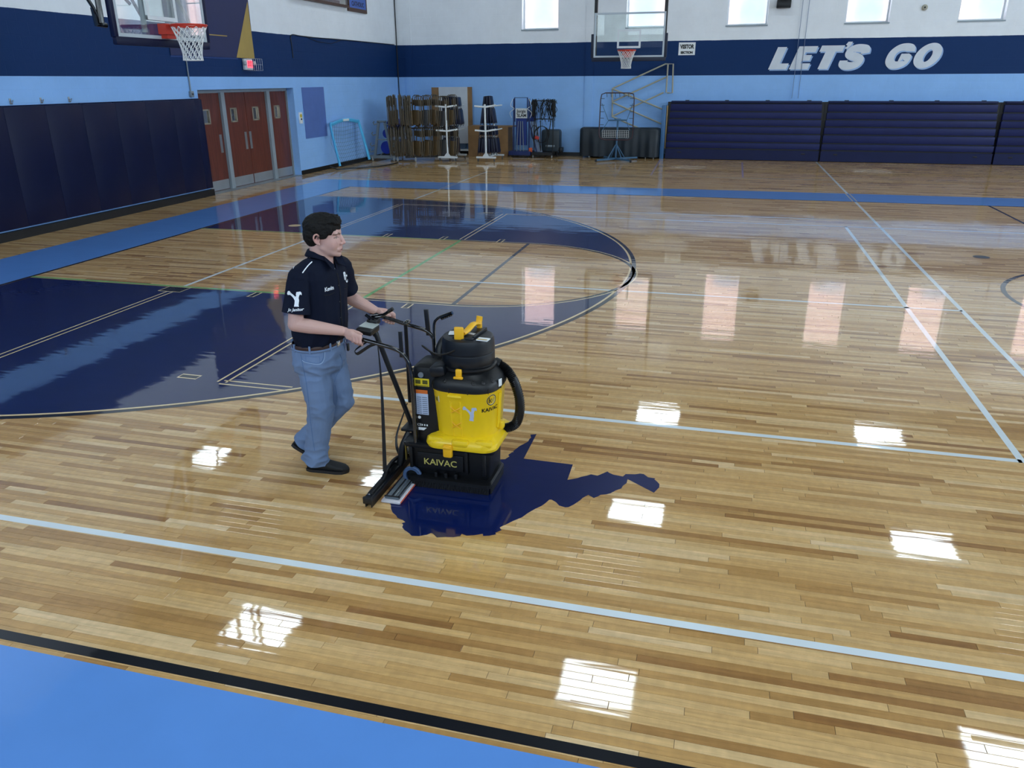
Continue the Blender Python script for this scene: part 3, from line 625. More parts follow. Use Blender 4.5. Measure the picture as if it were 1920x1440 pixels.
MB().rbox((XL+.03, 15.37, 2.12), (.06, .10, .12), .008).build('box_body', GREYM, t); MB().tube([(XL+.02, 15.37, 2.18), (XL+.02, 15.37, 3.3)], .014, 8).build('conduit', GREYM, t)
for dy in (-.02, .02): MB().bb((XL+.06, 15.37+dy-.012, 2.10), (XL+.062, 15.37+dy+.012, 2.14)).build('socket', BLACK, t, 0)

# ---- doors
DW = mat('mahogany_veneer', '#7c2f22', .42, coat=.15); nt = DW.node_tree
wv = nt.nodes.new('ShaderNodeTexNoise'); wv.inputs['Scale'].default_value = 1; wv.inputs['Detail'].default_value = 6; g_ = nt.nodes.new('ShaderNodeNewGeometry')
mm = nt.nodes.new('ShaderNodeVectorMath'); mm.operation = 'MULTIPLY'; mm.inputs[1].default_value = (1, 45, 1.6); nt.links.new(g_.outputs['Position'], mm.inputs[0]); nt.links.new(mm.outputs[0], wv.inputs['Vector'])
rp = nt.nodes.new('ShaderNodeValToRGB'); rp.color_ramp.elements[0].color = (*lin('#4c2216'), 1); rp.color_ramp.elements[0].position = .3; rp.color_ramp.elements[1].color = (*lin('#77392a'), 1); rp.color_ramp.elements[1].position = .72
nt.links.new(wv.outputs['Fac'], rp.inputs[0]); nt.links.new(rp.outputs[0], nt.nodes['Principled BSDF'].inputs['Base Color'])
DXp = -11.30; DFR = mat('door_frame_grey', '#8d979e', .4)
t = struct(thing('door_frame', None, None, (DXp, DY0, 0), kind='structure')); t.name = 'door_1'; fr = t
for n_, (a, b) in {'jamb': ((DXp-.06, 19.64, 0), (DXp+.06, 19.70, 2.20)), 'jamb.': ((DXp-.06, DY0-.03, 0), (DXp+.06, 15.72, 2.20)), 'mullion': ((DXp-.05, 16.70, 0), (DXp+.08, 16.84, 2.14)), 'mullion.': ((DXp-.05, 18.64, 0), (DXp+.08, 18.78, 2.14)), 'header': ((DXp-.06, DY0, 2.13), (DXp+.06, DY1, 2.20))}.items():
    MB().bb(a, b).build(n_.strip('.'), DFR, fr, 0)
MB().bb((DXp-.05, DY0, 0), (DXp+.3, DY1, .006)).build('threshold', STEEL, fr, 0)
dd = [(15.73, 16.69, 'hidden', 1), (16.85, 17.73, 'l', 1), (17.75, 18.63, 'r', 0), (18.79, 19.63, 'end', 0)]
lite = {0: (16.0, 16.27), 1: (17.08, 17.33), 2: (18.01, 18.27), 3: (19.01, 19.27)}
for k, (a, b, _, hs) in enumerate(dd):
    t = struct(thing('door_%d' % (k+2), None, None, (DXp, a, 0), kind='structure'))
    la, lb = lite[k]; mb = MB()
    for p, q in [((DXp-.022, a, .012), (DXp+.022, la, 2.12)), ((DXp-.022, lb, .012), (DXp+.022, b, 2.12)), ((DXp-.022, la, .012), (DXp+.022, lb, 1.49)), ((DXp-.022, la, 1.77), (DXp+.022, lb, 2.12))]: mb.bb(p, q)
    mb.build('leaf', DW, t, 0)
    MB().bb((DXp+.022, a+.01, .02), (DXp+.026, b-.01, .235)).build('kick_plate', mat('kick_plate', '#a7acb0', .4, .6), t, 0)
    f = MB()
    for p, q in [((DXp-.03, la, 1.47), (DXp+.03, lb, 1.50)), ((DXp-.03, la, 1.76), (DXp+.03, lb, 1.79)), ((DXp-.03, la-.01, 1.47), (DXp+.03, la+.03, 1.79)), ((DXp-.03, lb-.03, 1.47), (DXp+.03, lb+.01, 1.79))]: f.bb(p, q)
    f.build('vision_frame', mat('lite_frame', '#8c8474', .5), t, 0)
    MB().bb((DXp-.004, la+.03, 1.50), (DXp+.004, lb-.03, 1.76)).build('pane', GLASS, t, 0)
    if k < 3:
        hy = [16.57, 17.60, 17.80][k]
        MB().bb((DXp+.022, hy-.045, .83), (DXp+.027, hy+.045, 1.23)).build('push_plate', STEEL, t, 0)
# corridor light so that the vision panes show a lit passage
cl = bpy.data.lights.new('corridor_light', 'AREA'); cl.size = 1; cl.energy = 12; co = bpy.data.objects.new('corridor_light', cl); co.location = (XL-1.0, 18, 2.5); COL.objects.link(co)
MB().bb((XL-1.7, DY0-.5, 2.6), (XL-.3, DY1+.5, 2.7)).build('corridor_ceiling', MATS['corridor'], WL, 0)
for yy in (DY0-.5, DY1+.4): MB().bb((XL-1.7, yy, 0), (XL-.32, yy+.1, 2.6)).build('corridor_end', MATS['corridor'], WL, 0)

# ---- exit sign with wire cage, banner, board, alarm pull, cable, trophy frame
t = thing('exit_sign', 'white exit sign box with glowing red letters and two lamps under the banner', 'exit sign', (XL, 17.65, 2.74))
MB().rbox((XL+.04, 17.62, 2.735), (.06, .34, .24), .012).build('sign_box', mat('exit_white', '#c9cdd0', .4), t)
MB().bb((XL+.071, 17.55, 2.66), (XL+.075, 17.77, 2.82)).build('lit_face', mat('exit_red', '#ff4b5e', .4, emit=1.6), t, 0)
text('EXIT', .14, frame((XL+.077, 17.66, 2.74), (0, 1, 0), (0, 0, 1)), mat('exit_letter', '#ff1f30', .4, emit=1.0), t, sx=.62, bold=.004)
for y in (17.46, 17.86): MB().ell((XL+.07, y, 2.76), (.04, .045, .05)).build('lamp_head', mat('lamp_head', '#aeb4b9', .3), t)
mb = MB()
for i in range(8): y = 17.42+i*.09; mb.tube([(XL+.01, y, 2.86), (XL+.16, y, 2.86), (XL+.16, y, 2.60), (XL+.01, y, 2.60)], .003, 5)
for z in (2.60, 2.73, 2.86): mb.tube([(XL+.16, 17.42, z), (XL+.16, 18.05, z)], .003, 5)
mb.build('wire_cage', STEEL, t)
bn = mat('banner_navy', '#232b55', .6); gd = mat('banner_gold', '#a98f4c', .6)
t = thing('banner', 'dark purple navy banner with a gold triangle hanging over the exit sign', 'banner', (XL+.02, 17.0, 2.87))
MB().bb((XL+.012, 14.9, 2.87), (XL+.020, 17.97, 4.30)).build('cloth', bn, t, 0)
MB().prism([(17.22, 2.87), (17.97, 2.87), (17.93, 4.08)], .004, Matrix(((0, 0, 1, XL+.021), (1, 0, 0, 0), (0, 1, 0, 0), (0, 0, 0, 1)))).build('gold_triangle', gd, t, 0)
MB().bb((XL+.021, 16.1, 3.30), (XL+.023, 16.95, 3.32)).build('gold_line', gd, t, 0)
MB().bb((XL+.004, 14.85, 4.30), (XL+.05, 18.6, 4.36)).build('top_bar', BLACK, t, 0)
MB().bb((XL+.002, 14.9, 2.835), (XL+.008, 17.3, 2.868)).build('bottom_hem', mat('hem_blue', '#1b3f7c', .6), t, 0)
o = MB().bb((XL, 20.10, .905), (XL+.008, 21.34, 2.205)).build('wall_patch_board', mat('slate_blue', '#5672b4', .5), None, 0, org=(XL, 20.7, .905)); tag(o, 'plain slate blue rectangular board on the light blue wall', 'board')
t = thing('alarm_station', 'white alarm station with a yellow sticker and round button beside the doors', 'alarm', (XL, 19.87, 1.44))
MB().rbox((XL+.02, 19.88, 1.45), (.04, .15, .28), .008).build('backplate', mat('alarm_white', '#e4e7ea', .4), t)
MB().prism([(19.83, 1.46), (19.91, 1.46), (19.93, 1.52), (19.87, 1.56), (19.81, 1.52)], .003, Matrix(((0, 0, 1, XL+.041), (1, 0, 0, 0), (0, 1, 0, 0), (0, 0, 0, 1)))).build('sticker', mat('sticker_yellow', '#c9b63a', .5), t, 0)
MB().lathe([(0, 0), (.022, 0), (.018, .02), (0, .022)], (XL+.04, 19.87, 1.42), 14, rot=Ry(PI/2)).build('button', BLACK, t)
cb = MB().tube(smooth_path([(XL+.012, 19.81, 2.92), (XL+.012, 19.80, 3.2), (XL+.012, 19.81, 3.455), (XL+.012, 20.3, 3.46), (XL+.012, 21.2, 3.455), (XL+.012, 23.2, 3.47), (XL+.012, 26.6, 3.47)], 6), .012, 6).build('wall_cable', BLACK, None, org=(XL, 19.8, 2.92)); tag(cb, 'black cable along the top edge of the navy band on the left wall', 'cable')
tag(MB().tube([(XL+.012, 20.6, 3.45), (XL+.012, 21.2, 3.36), (XL+.012, 22.0, 3.34), (XL+.012, 22.6, 3.44)], .007, 6).build('wall_cable', BLACK, None, org=(XL, 20.6, 3.45)), 'short sagging loop of cable below the navy band edge', 'cable')
pipe('corner_pipe', 'dark vertical pipe in the corner of the two walls', [(XL+.03, YF-.05, 0.1), (XL+.03, YF-.05, 7.9)], .017, BLACK)
t = thing('display_case', 'brown framed display case at the top of the left wall', 'display case', (XL, 22.0, 4.3))
mb = MB()
for p, q in [((XL, 19.9, 4.33), (XL+.12, 23.15, 4.39)), ((XL, 19.9, 5.3), (XL+.12, 23.15, 5.36)), ((XL, 19.9, 4.39), (XL+.12, 19.96, 5.3)), ((XL, 23.1, 4.39), (XL+.12, 23.16, 5.3))]: mb.bb(p, q)
mb.build('case_frame', mat('walnut', '#4a3024', .5), t, 0)
MB().bb((XL+.01, 19.96, 4.39), (XL+.02, 23.1, 5.3)).build('back_panel', mat('case_back', '#b8b6b0', .6), t, 0); MB().bb((XL+.1, 19.96, 4.39), (XL+.104, 23.1, 5.3)).build('case_glass', GLASS, t, 0)
MB().bb((XL+.02, 20.2, 4.39), (XL+.08, 22.6, 4.47)).build('ledge', mat('case_red', '#5a2c34', .6), t, 0)
t = thing('framed_sign', 'blue framed sign beside the display case at the top of the left wall', 'sign', (XL, 23.8, 4.3))
MB().bb((XL, 23.22, 4.26), (XL+.05, 24.5, 5.5)).build('sign_frame', MATS['walnut'], t, 0); MB().bb((XL+.05, 23.3, 4.36), (XL+.054, 24.42, 5.42)).build('sign_face', mat('sign_blue', '#3f5fae', .5), t, 0)
text('CATHOLIC', .17, frame((XL+.056, 23.86, 4.47), (0, 1, 0), (0, 0, 1)), mat('sign_ink', '#1b2446', .5), t, bold=.006)

# ================================================================== stored equipment
TAN = mat('tan_chair_metal', '#5f5443', .45, var=.15); TAND = mat('tan_seat', '#6f5c40', .5, var=.15); DKM = mat('dark_cart_metal', '#2c2a29', .5)
GRS = mat('grey_seat', '#56585a', .5)
def caster(mb, x, y, r=.05, z=None): mb.lathe([(.0, -.012), (r*.9, -.014), (r, -.008), (r, .008), (r*.9, .014), (0, .012)], (x, y, r+.002), 14, rot=Ry(PI/2)); mb.bb((x-.012, y-.02, r), (x+.012, y+.02, r*2+.03)); return mb
# tan folding chair, folded and hanging: local x = width, z = up, y = thickness
def folded_chair(loc, rz, seat_m, tan=True, tilt=0):
    t = thing('folding_chair', None, 'chair', (0, 0, 0)); w = .21; h = .88
    f = MB()
    f.tube(smooth_path([(-w*.8, 0, 0), (-w, .01, .25), (-w, .02, h-.12), (-w*.8, .02, h-.02), (-w*.4, .02, h), (w*.4, .02, h), (w*.8, .02, h-.02), (w, .02, h-.12), (w, .01, .25), (w*.8, 0, 0)], 2), .011, 6)
    f.tube([(-w*.86, -.025, .06), (-w*.86, -.02, .80)], .010, 6); f.tube([(w*.86, -.025, .06), (w*.86, -.02, .80)], .010, 6)
    f.tube([(-w, 0, .12), (w, 0, .12)], .008, 6); f.tube([(-w, 0, .60), (w, 0, .60)], .008, 6)
    for dx in (-.09, 0, .09): f.tube([(dx, .015, h-.13), (dx, .015, h+.02)], .008, 5)
    f.build('frame', TAN, t)
    MB().rbox((0, .02, h-.20), (2*w-.03, .012, .15), .03).build('backrest', TAN, t)
    s_ = MB(); s_.prism([(-w*.72, .02), (-w*.55, -.03), (0, -.05), (w*.55, -.03), (w*.72, .02), (w*.8, .40), (-w*.8, .40)], .022, frame((0, -.03, .06), (1, 0, 0), (0, 0, 1))); s_.build('seat', seat_m, t, 30)
    t.location = loc; t.rotation_euler = (tilt, 0, rz); return t
GT = 'tan folding chairs hanging on the cart'
proto = {}
def tan_chair(loc, rz, m_, label):
    if m_.name not in proto: proto[m_.name] = folded_chair(loc, rz, m_); t = proto[m_.name]
    else: t = copy_tree(proto[m_.name]); t.location = loc; t.rotation_euler = (0, 0, rz)
    return tag(t, label, 'chair', GT)
t = thing('chair_cart', 'dark metal chair cart loaded with tan folding chairs in the corner', 'cart', (-9.5, 24.2, 0))
f = MB()
f.box((-9.62, 23.92, 1.0), (.10, .06, 1.75)); f.build('upright', DKM, t, 0)
f = MB(); f.box((-8.55, 24.55, 1.0), (.08, .06, 1.75)); f.build('upright', DKM, t, 0)
for z in (1.72, .98): MB().tube([(-9.62, 23.92, z), (-8.55, 24.55, z)], .025, 8).build('hanging_bar', DKM, t)
for z in (1.72, .98): MB().tube([(-9.15, 23.98, z), (-8.25, 24.35, z)], .015, 8).build('hanging_bar', DKM, t)
MB().box((-9.1, 24.22, .13), (1.45, .10, .06), Rz(.53)).build('base_beam', DKM, t, 0)
for (x, y) in [(-9.95, 23.75), (-9.35, 23.75), (-8.55, 24.8), (-8.3, 24.4)]:
    caster(MB(), x, y, .055).build('caster', mat('caster_grey', '#9a9fa3', .4), t)
ordn = ['first', 'second', 'third', 'fourth', 'fifth', 'sixth', 'seventh', 'eighth', 'ninth', 'tenth', 'eleventh', 'twelfth', 'thirteenth', 'fourteenth']
for lev, (z, nm) in enumerate([(1.06, 'upper'), (.17, 'lower')]):
    k = 0
    for i in range(15):
        if i in (6,): continue
        x = -10.22+.052*i
        tan_chair((x+random.uniform(-.008, .008), 23.85+.02*(i % 3), z+random.uniform(-.03, .04)-.004*abs(i-9)), math.radians(108+random.uniform(-5, 5)), TAND, 'tan folding chair seen edge on, %s from left, %s tier of the cart' % (ordn[k], nm)); k += 1
    for c in range(5):
        for dp in range(2):
            x = -9.30+.245*c; y = 23.88+.09*c+.11*dp
            m_ = [TAND, GRS if lev == 0 else TAND, TAND, GRS, TAND][c]
            tan_chair((x+.03*dp, y, z-.02+random.uniform(-.02, .03)), math.radians(-35+random.uniform(-3, 3)), m_, 'tan folding chair showing its seat, %s tier, %s column, %s one' % (nm, ordn[c], 'front' if dp == 0 else 'rear'))

# navy padded folding chairs on two white racks
NPAD = mat('navy_chair_vinyl', '#071030', .45); NFR = mat('navy_chair_frame', '#0a1226', .35); RACK = mat('white_rack', '#dfe4e6', .35)
def padded():
    t = thing('padded_chair', None, 'chair'); 
    MB().rbox((0, 0, .74), (.060, .40, .27), .025).build('backrest', NPAD, t); MB().rbox((.01, -.01, .30), (.075, .41, .44), .03).build('seat', NPAD, t)
    for s_ in (-1, 1): MB().tube([(-.01, s_*.20, .02), (-.015, s_*.21, .5), (.0, s_*.20, .86)], .011, 6).build('leg', NFR, t)
    for s_ in (-1, 1): MB().tube([(.03, s_*.18, .06), (.01, s_*.19, .55)], .010, 6).build('leg', NFR, t)
    MB().tube([(-.01, -.2, .56), (-.01, .2, .56)], .009, 6).build('crossbar', mat('bright_bracket', '#c9cfd6', .3), t)
    return t
pc = None
def place_padded(loc, ry, rz, label, grp):
    global pc
    if pc is None: pc = padded(); t = pc
    else: t = copy_tree(pc)
    t.location = loc; t.rotation_euler = (0, ry, rz); tag(t, label, 'chair', grp)
def rack(cx, cy, label):
    t = thing('chair_rack', label, 'rack', (cx, cy, 0))
    MB().box((cx, cy, .13), (.62, .07, .05)).build('base_beam', RACK, t, 0); MB().box((cx, cy+.95, .13), (.62, .07, .05)).build('base_beam', RACK, t, 0)
    MB().box((cx, cy+.48, .13), (.05, .95, .05)).build('base_rail', RACK, t, 0)
    for yy in (cy, cy+.95):
        MB().tube([(cx, yy, .15), (cx-.02, yy, 1.68)], .030, 10).build('post', RACK, t)
        MB().prism([(-.11, 0), (.11, 0), (.03, .10), (-.03, .10)], .02, frame((cx, yy-.01, .155), (1, 0, 0), (0, 0, 1))).build('gusset', RACK, t, 0)
        for x in (cx-.26, cx+.26): caster(MB(), x, yy, .045).build('caster', mat('caster_dark', '#4b5055', .4), t)
    for z in (1.60, .90):
        MB().tube([(cx, cy, z), (cx-.32, cy-.10, z+.03)], .026, 8).build('arm', RACK, t); MB().tube([(cx, cy, z), (cx+.30, cy+.12, z+.05)], .026, 8).build('arm', RACK, t)
        MB().tube([(cx-.25, cy+.05, z), (cx-.25, cy+.95, z)], .02, 8).build('arm', RACK, t); MB().tube([(cx+.25, cy+.05, z+.03), (cx+.25, cy+.95, z+.03)], .02, 8).build('arm', RACK, t)
    return t
rack(-8.40, 24.05, 'white chair rack in front of the tall white board'); rack(-7.20, 24.20, 'white chair rack in front of the plywood box')
G1, G2 = 'navy padded chairs on the rack before the white board', 'navy padded chairs on the rack before the plywood box'
for i in range(9):
    x = -8.60+.072*i; place_padded((x, 24.42+.03*(i % 2), 1.04-.004*i), .0-.05*(i-2)*.35, math.radians(6), 'navy padded chair, upper tier before the white board, %s from left' % ordn[i], G1)
for i in range(6):
    x = -8.62+.085*i; place_padded((x, 24.42+.03*(i % 2), .17), -.02*(i-3), math.radians(6), 'navy padded chair, lower tier before the white board, %s from left' % ordn[i], G1)
for i in range(5):
    x = -7.42+.105*i; place_padded((x, 24.55+.03*(i % 2), 1.04), .085*(2-i)*.9, math.radians(4), 'navy padded chair, upper tier before the plywood box, %s from left' % ordn[i], G2)
for i in range(8):
    x = -7.52+.088*i; place_padded((x, 24.55+.03*(i % 2), .17), .06*(i-3.5)*-.5, math.radians(4), 'navy padded chair, lower tier before the plywood box, %s from left' % ordn[i], G2)

# tall white board with wooden sides on wheels
PLY = mat('plywood', '#8b6a45', .6, var=.2, bump=(40, .05))
t = thing('rolling_board', 'tall white board between wooden side boards behind the navy chair rack', 'board', (-9.0, 26.5, 0))
MB().bb((-9.50, 26.50, .36), (-8.50, 26.52, 2.15)).build('white_sheet', mat('white_sheet', '#c3c9d0', .5), t, 0)
MB().bb((-9.76, 26.52, .18), (-9.50, 26.60, 2.14)).build('side_board', PLY, t, 0); MB().bb((-8.51, 26.52, .18), (-8.36, 26.60, 2.15)).build('side_board', PLY, t, 0)
MB().bb((-9.7, 26.45, .12), (-8.3, 26.62, .18)).build('base_beam', RACK, t, 0); MB().bb((-9.1, 26.53, .2), (-8.6, 26.56, .36)).build('lower_panel', mat('bluegrey_panel', '#46617d', .5), t, 0)
for x in (-9.6, -8.4): caster(MB(), x, 26.5, .05).build('caster', BLACK, t)
t = thing('plywood_box', 'raw plywood box standing by the far wall behind the second chair rack', 'box', (-7.6, 26.2, 0))
MB().bb((-8.34, 25.98, 0), (-6.98, 26.0, .96)).build('front_panel', PLY, t, 0); MB().bb((-8.34, 26.0, .93), (-6.80, 26.6, .96)).build('top_panel', PLY, t, 0); MB().bb((-7.0, 26.0, 0), (-6.98, 26.6, .93)).build('side_panel', PLY, t, 0); MB().bb((-8.34, 26.0, 0), (-8.32, 26.6, .93)).build('side_panel', PLY, t, 0)
MB().bb((-7.26, 25.972, .16), (-7.22, 25.982, .24)).build('slot', BLACK, t, 0)

# soccer goal
SKY = mat('sky_blue_fabric', '#4fb4e6', .5); NETM = mat('grey_net', '#2d3640', .7)
t = thing('soccer_goal', 'small goal with a light blue padded frame and dark net leaning on the left wall', 'goal', (-10.6, 22.2, 0))
A = [(-10.62, 21.12, .10), (-10.86, 21.22, 1.12), (-10.88, 21.40, 1.22), (-10.88, 22.2, 1.30), (-10.88, 22.95, 1.22), (-10.86, 23.1, 1.12), (-10.62, 23.12, .10)]
MB().tube(smooth_path(A, 4), [(.035, .05)]*25, 8).build('goal_frame', SKY, t)
MB().tube([(-10.60, 21.1, .09), (-10.60, 23.12, .09)], .015, 6).build('bottom_tube', BLACK, t)
mb = MB()
for i in range(1, 17):
    y = 21.15+i*.115; mb.tube([(-10.88, y, 1.24), (-10.92, y+.02, .7), (-10.66, y, .10)], .003, 4)
for i in range(1, 11):
    z = .10+i*.105; xx = -10.88+.02*math.sin(i); mb.tube([(-10.70 - .018*i, 21.2, z), (-10.92, 22.1, z-.06), (-10.70-.018*i, 23.05, z)], .003, 4)
mb.build('net', NETM, t); MB().box((-10.86, 22.15, 1.30), (.09, .34, .06)).build('name_strip', mat('strip_white', '#d8e4ea', .5), t, 0)
t = thing('folded_goal', 'black tube frame of a folded goal lying on the floor before the ball rack', 'goal', (-10.3, 22.6, 0))
MB().tube(smooth_path([(-10.62, 20.95, .03), (-9.95, 21.9, .02), (-9.75, 22.4, .02), (-9.72, 23.2, .02)], 5), .018, 6).build('tube_frame', BLACK, t)
MB().tube([(-10.62, 20.95, .03), (-10.75, 20.75, .12)], .02, 6).build('tube_end', BLACK, t)
mb = MB()
for i in range(9): mb.tube([(-10.6+.09*i, 21.0+.14*i, .012), (-10.5+.085*i, 22.6, .012)], .002, 4)
mb.build('net', NETM, t)

# roller rack
BLUV = mat('royal_blue_vinyl', '#0f2a9c', .4); GREYR = mat('grey_rack', '#6f7a82', .45)
t = thing('mat_rack', 'grey A-frame rack on casters with curled hooks on both legs', 'rack', (-10.55, 24.0, 0))
cx, cy = -10.42, 23.75
for sx_ in (-1, 1): MB().box((cx+sx_*.20, cy, .62), (.07, .05, 1.12), Ry(-sx_*.19)).build('leg', GREYR, t, 0)
MB().box((cx, cy, 1.18), (.30, .05, .06)).build('top_beam', GREYR, t, 0); MB().box((cx, cy, .65), (.30, .04, .035)).build('cross_bar', GREYR, t, 0)
MB().box((cx-.02, cy, .13), (.86, .07, .09)).build('base_beam', GREYR, t, 0)
for z, o_ in ((1.12, .14), (.80, .21), (.48, .28), (.30, .32)):
    for s_ in (-1, 1):
        MB().tube([(cx+s_*o_, cy-.02, z), (cx+s_*(o_+.09), cy-.03, z-.03), (cx+s_*(o_+.13), cy-.03, z+.03), (cx+s_*(o_+.09), cy-.03, z+.07)], .02, 8).build('hook', GREYR, t)
for x in (cx-.36, cx+.36): caster(MB(), x, cy-.02, .055).build('caster', MATS['caster_grey'], t)
MB().box((cx+.12, cy+1.3, .13), (.86, .07, .09)).build('base_beam', GREYR, t, 0)
for sx_ in (-1, 1): MB().box((cx+.12+sx_*.20, cy+1.3, .62), (.07, .05, 1.12), Ry(-sx_*.19)).build('leg', GREYR, t, 0)
MB().tube([(cx-.1, cy, .18), (cx+.2, cy+1.2, .8)], .015, 6).build('brace', GREYR, t)
for k, (x, z, r, nm) in enumerate([(cx+.24, 1.10, .13, 'uppermost'), (cx+.10, .82, .14, 'middle'), (cx+.06, .40, .19, 'lowest')]):
    rl = MB(); rl.lathe([(0, 0), (r, 0), (r, 1.1), (0, 1.1)], (x, cy+.12, z), 18, rot=Rx(-PI/2)); o = rl.build('mat_roll', BLUV, None, org=(x, cy+.1, z)); tag(o, 'royal blue rolled mat on the grey A-frame rack, %s of three' % nm, 'mat', 'rolled mats on the A-frame rack')

# folded mats under a dark cover, with rebounder in front
t = thing('covered_table', 'long folded tables under a dark green black vinyl cover beside the bleachers', 'covered table', (-3.3, 26.3, 0))
DC = mat('dark_vinyl_cover', '#13202a', .45, bump=(5, .3))
mb = MB(); NU = 70; prof = [(26.05, .06), (26.02, .45), (26.03, .86), (26.08, .94), (26.3, .945), (26.62, .93)]
vs = []
for i in range(NU+1):
    u = i/NU; x = -4.62+2.52*u
    for j, (y, z) in enumerate(prof):
        amp = [.05, .035, .012, 0, 0, 0][j]; e = min(u, 1-u); rnd = .10*max(0, 1-e*22)**2
        vs.append((x, y+amp*math.sin(u*19+.6*math.sin(u*43))+rnd, z-(.05*max(0, 1-e*22)**2 if j > 2 else 0)))
K = len(prof); mb.add(vs, [(i*K+j, (i+1)*K+j, (i+1)*K+j+1, i*K+j+1) for i in range(NU) for j in range(K-1)])
mb.add([vs[j] for j in range(K)]+[(-4.62, 26.62, .06)], [tuple(range(K+1))]); mb.add([vs[NU*K+j] for j in range(K)]+[(-2.1, 26.62, .06)], [tuple(range(K, -1, -1))])
mb.build('cover', DC, t, 60)
for x in (-4.3, -3.7, -3.0, -2.5, -2.25): caster(MB(), x, 26.12, .03).build('caster', MATS['caster_grey'], t)

SB = mat('steel_blue_metal', '#3e6688', .4); MAR = mat('maroon_frame', '#3b1c26', .4)
t = thing('rebounder_net', 'tall rebounder with rounded dark frame and torn net on a steel blue stand', 'rebounder', (-3.36, 25.45, 0))
yb = 25.4
fr_ = [(-3.88+.14, 1.98), (-2.88-.14, 1.98), (-2.89, 1.95), (-2.86, 1.80), (-2.86, .80), (-2.88, .68), (-2.99, .62), (-3.75, .62), (-3.87, .68), (-3.90, .80), (-3.88, 1.80), (-3.85, 1.94)]
MB().tube([(p[0], yb, p[1]) for p in fr_], .016, 8, closed=True).build('outer_frame', MAR, t)
for i in range(6): x = -3.70+.13*i; MB().tube([(x, yb, 1.98), (x+.01, yb, 1.86)], .008, 5).build('spring', BLACK, t)
for i in range(6):
    z = 1.82-.19*i; MB().tube([(-3.88, yb, z), (-3.76, yb, z)], .008, 5).build('spring', BLACK, t); MB().tube([(-2.87, yb, z), (-2.99, yb, z)], .008, 5).build('spring', BLACK, t)
MB().tube([(-3.84, yb, 1.68), (-3.62, yb, 1.18), (-3.82, yb, .86)], .010, 6).build('bungee', SB, t); MB().tube([(-2.90, yb, 1.68), (-3.06, yb, 1.18), (-2.96, yb, .90)], .010, 6).build('bungee', SB, t)
MB().tube([(-3.62, yb+.02, 1.19), (-3.06, yb+.02, 1.20)], .022, 8).build('cross_arm', SB, t); MB().rbox((-3.34, yb+.02, 1.21), (.2, .07, .07), .01).build('clamp', SB, t)
mb = MB()
for i in range(13): x = -3.80+.068*i; mb.tube([(x, yb-.01, .90), (x+.01, yb-.01, .69)], .004, 4)
for i in range(5): mb.tube([(-3.80, yb-.01, .90-.052*i), (-2.98, yb-.01, .895-.052*i)], .004, 4)
mb.build('net', CORD, t)
MB().tube([(-3.36, yb+.05, .06), (-3.33, yb+.03, 1.22)], .028, 10).build('post', SB, t)
for (x, y) in [(-3.88, 24.85), (-2.82, 24.85), (-3.80, 26.0), (-2.75, 26.0)]:
    MB().box(((x-3.36)/2, (y+25.45)/2, .055), (math.hypot(x+3.36, y-25.45), .05, .05), Rz(math.atan2(y-25.45, x+3.36))).build('foot', SB, t, 0)
    MB().box((x, y, .04), (.06, .06, .07)).build('foot_cap', BLACK, t, 0)
    MB().tube([(x*.4-3.36*.6, y*.4+25.45*.6, .08), (-3.355, 25.45, .50)], .016, 6).build('strut', SB, t)

# volleyball trolley, net trolley, floor machine
RB = mat('trolley_blue', '#12265e', .4)
t = thing('volleyball_trolley', 'dark blue upright trolley with poles, a hand sign and loose ropes', 'trolley', (-6.6, 26.2, 0))
bx_, by = -6.52, 25.95
MB().box((bx_, by, .14), (.72, .5, .12)).build('base', RB, t, 0)
for x in (bx_-.26, bx_+.26):
    MB().tube([(x, by, .2), (x*.97+bx_*.03, by+.05, 1.80)], .026, 8).build('post', RB, t)
    caster(MB(), x, by-.18, .045).build('caster', BLACK, t)
MB().tube([(bx_-.22, by+.02, 1.10), (bx_-.22, by+.02, 1.83), (bx_+.20, by+.02, 1.83), (bx_+.20, by+.02, 1.10)], .02, 8).build('handle', RB, t)
MB().box((bx_, by+.05, .85), (.34, .12, .95)).build('pad', mat('trolley_pad', '#15307a', .5), t, 0)
for dx in (-.14, -.02, .09): MB().tube([(bx_+dx, by-.06, .2), (bx_+dx*.6, by-.05, 1.12)], .014, 8).build('pole', mat('pole_grey', '#76808c', .4), t)
MB().box((bx_+.01, by-.02, 1.36), (.38, .02, .30)).build('sign_card', mat('card_white', '#cdd2d2', .5), t, 0)
text('Jorgis', .13, frame((bx_+.01, by-.032, 1.42), (1, 0, 0), (0, 0, 1)), INK, t, bold=.003); text('SLAM', .13, frame((bx_+.02, by-.032, 1.29), (1, 0, 0), (0, 0, 1)), INK, t, bold=.004)
for k, s_ in enumerate((-1, 1)):
    MB().tube(smooth_path([(bx_+s_*.26, by-.03, 1.80), (bx_+s_*.34, by-.05, 1.6), (bx_+s_*.22, by-.06, 1.5), (bx_+s_*.36, by-.06, 1.38), (bx_+s_*.30, by-.05, 1.22)], 5), .008, 5).build('rope', CORD, t)
MB().rbox((bx_+.34, by-.1, .24), (.10, .10, .13), .01).build('orange_block', mat('orange_plastic', '#c9562c', .5), t)
t = thing('net_bundle', 'loosely rolled royal blue and white net leaning on the blue trolley', 'net', (-6.1, 26.1, 0))
mb = MB()
for i in range(7): mb.tube([(-6.28+.035*i, 26.05+.01*i, 1.25-.03*i), (-6.20+.045*i, 26.05, .65), (-6.02+.03*i, 26.05-.01*i, .16)], .012, 5)
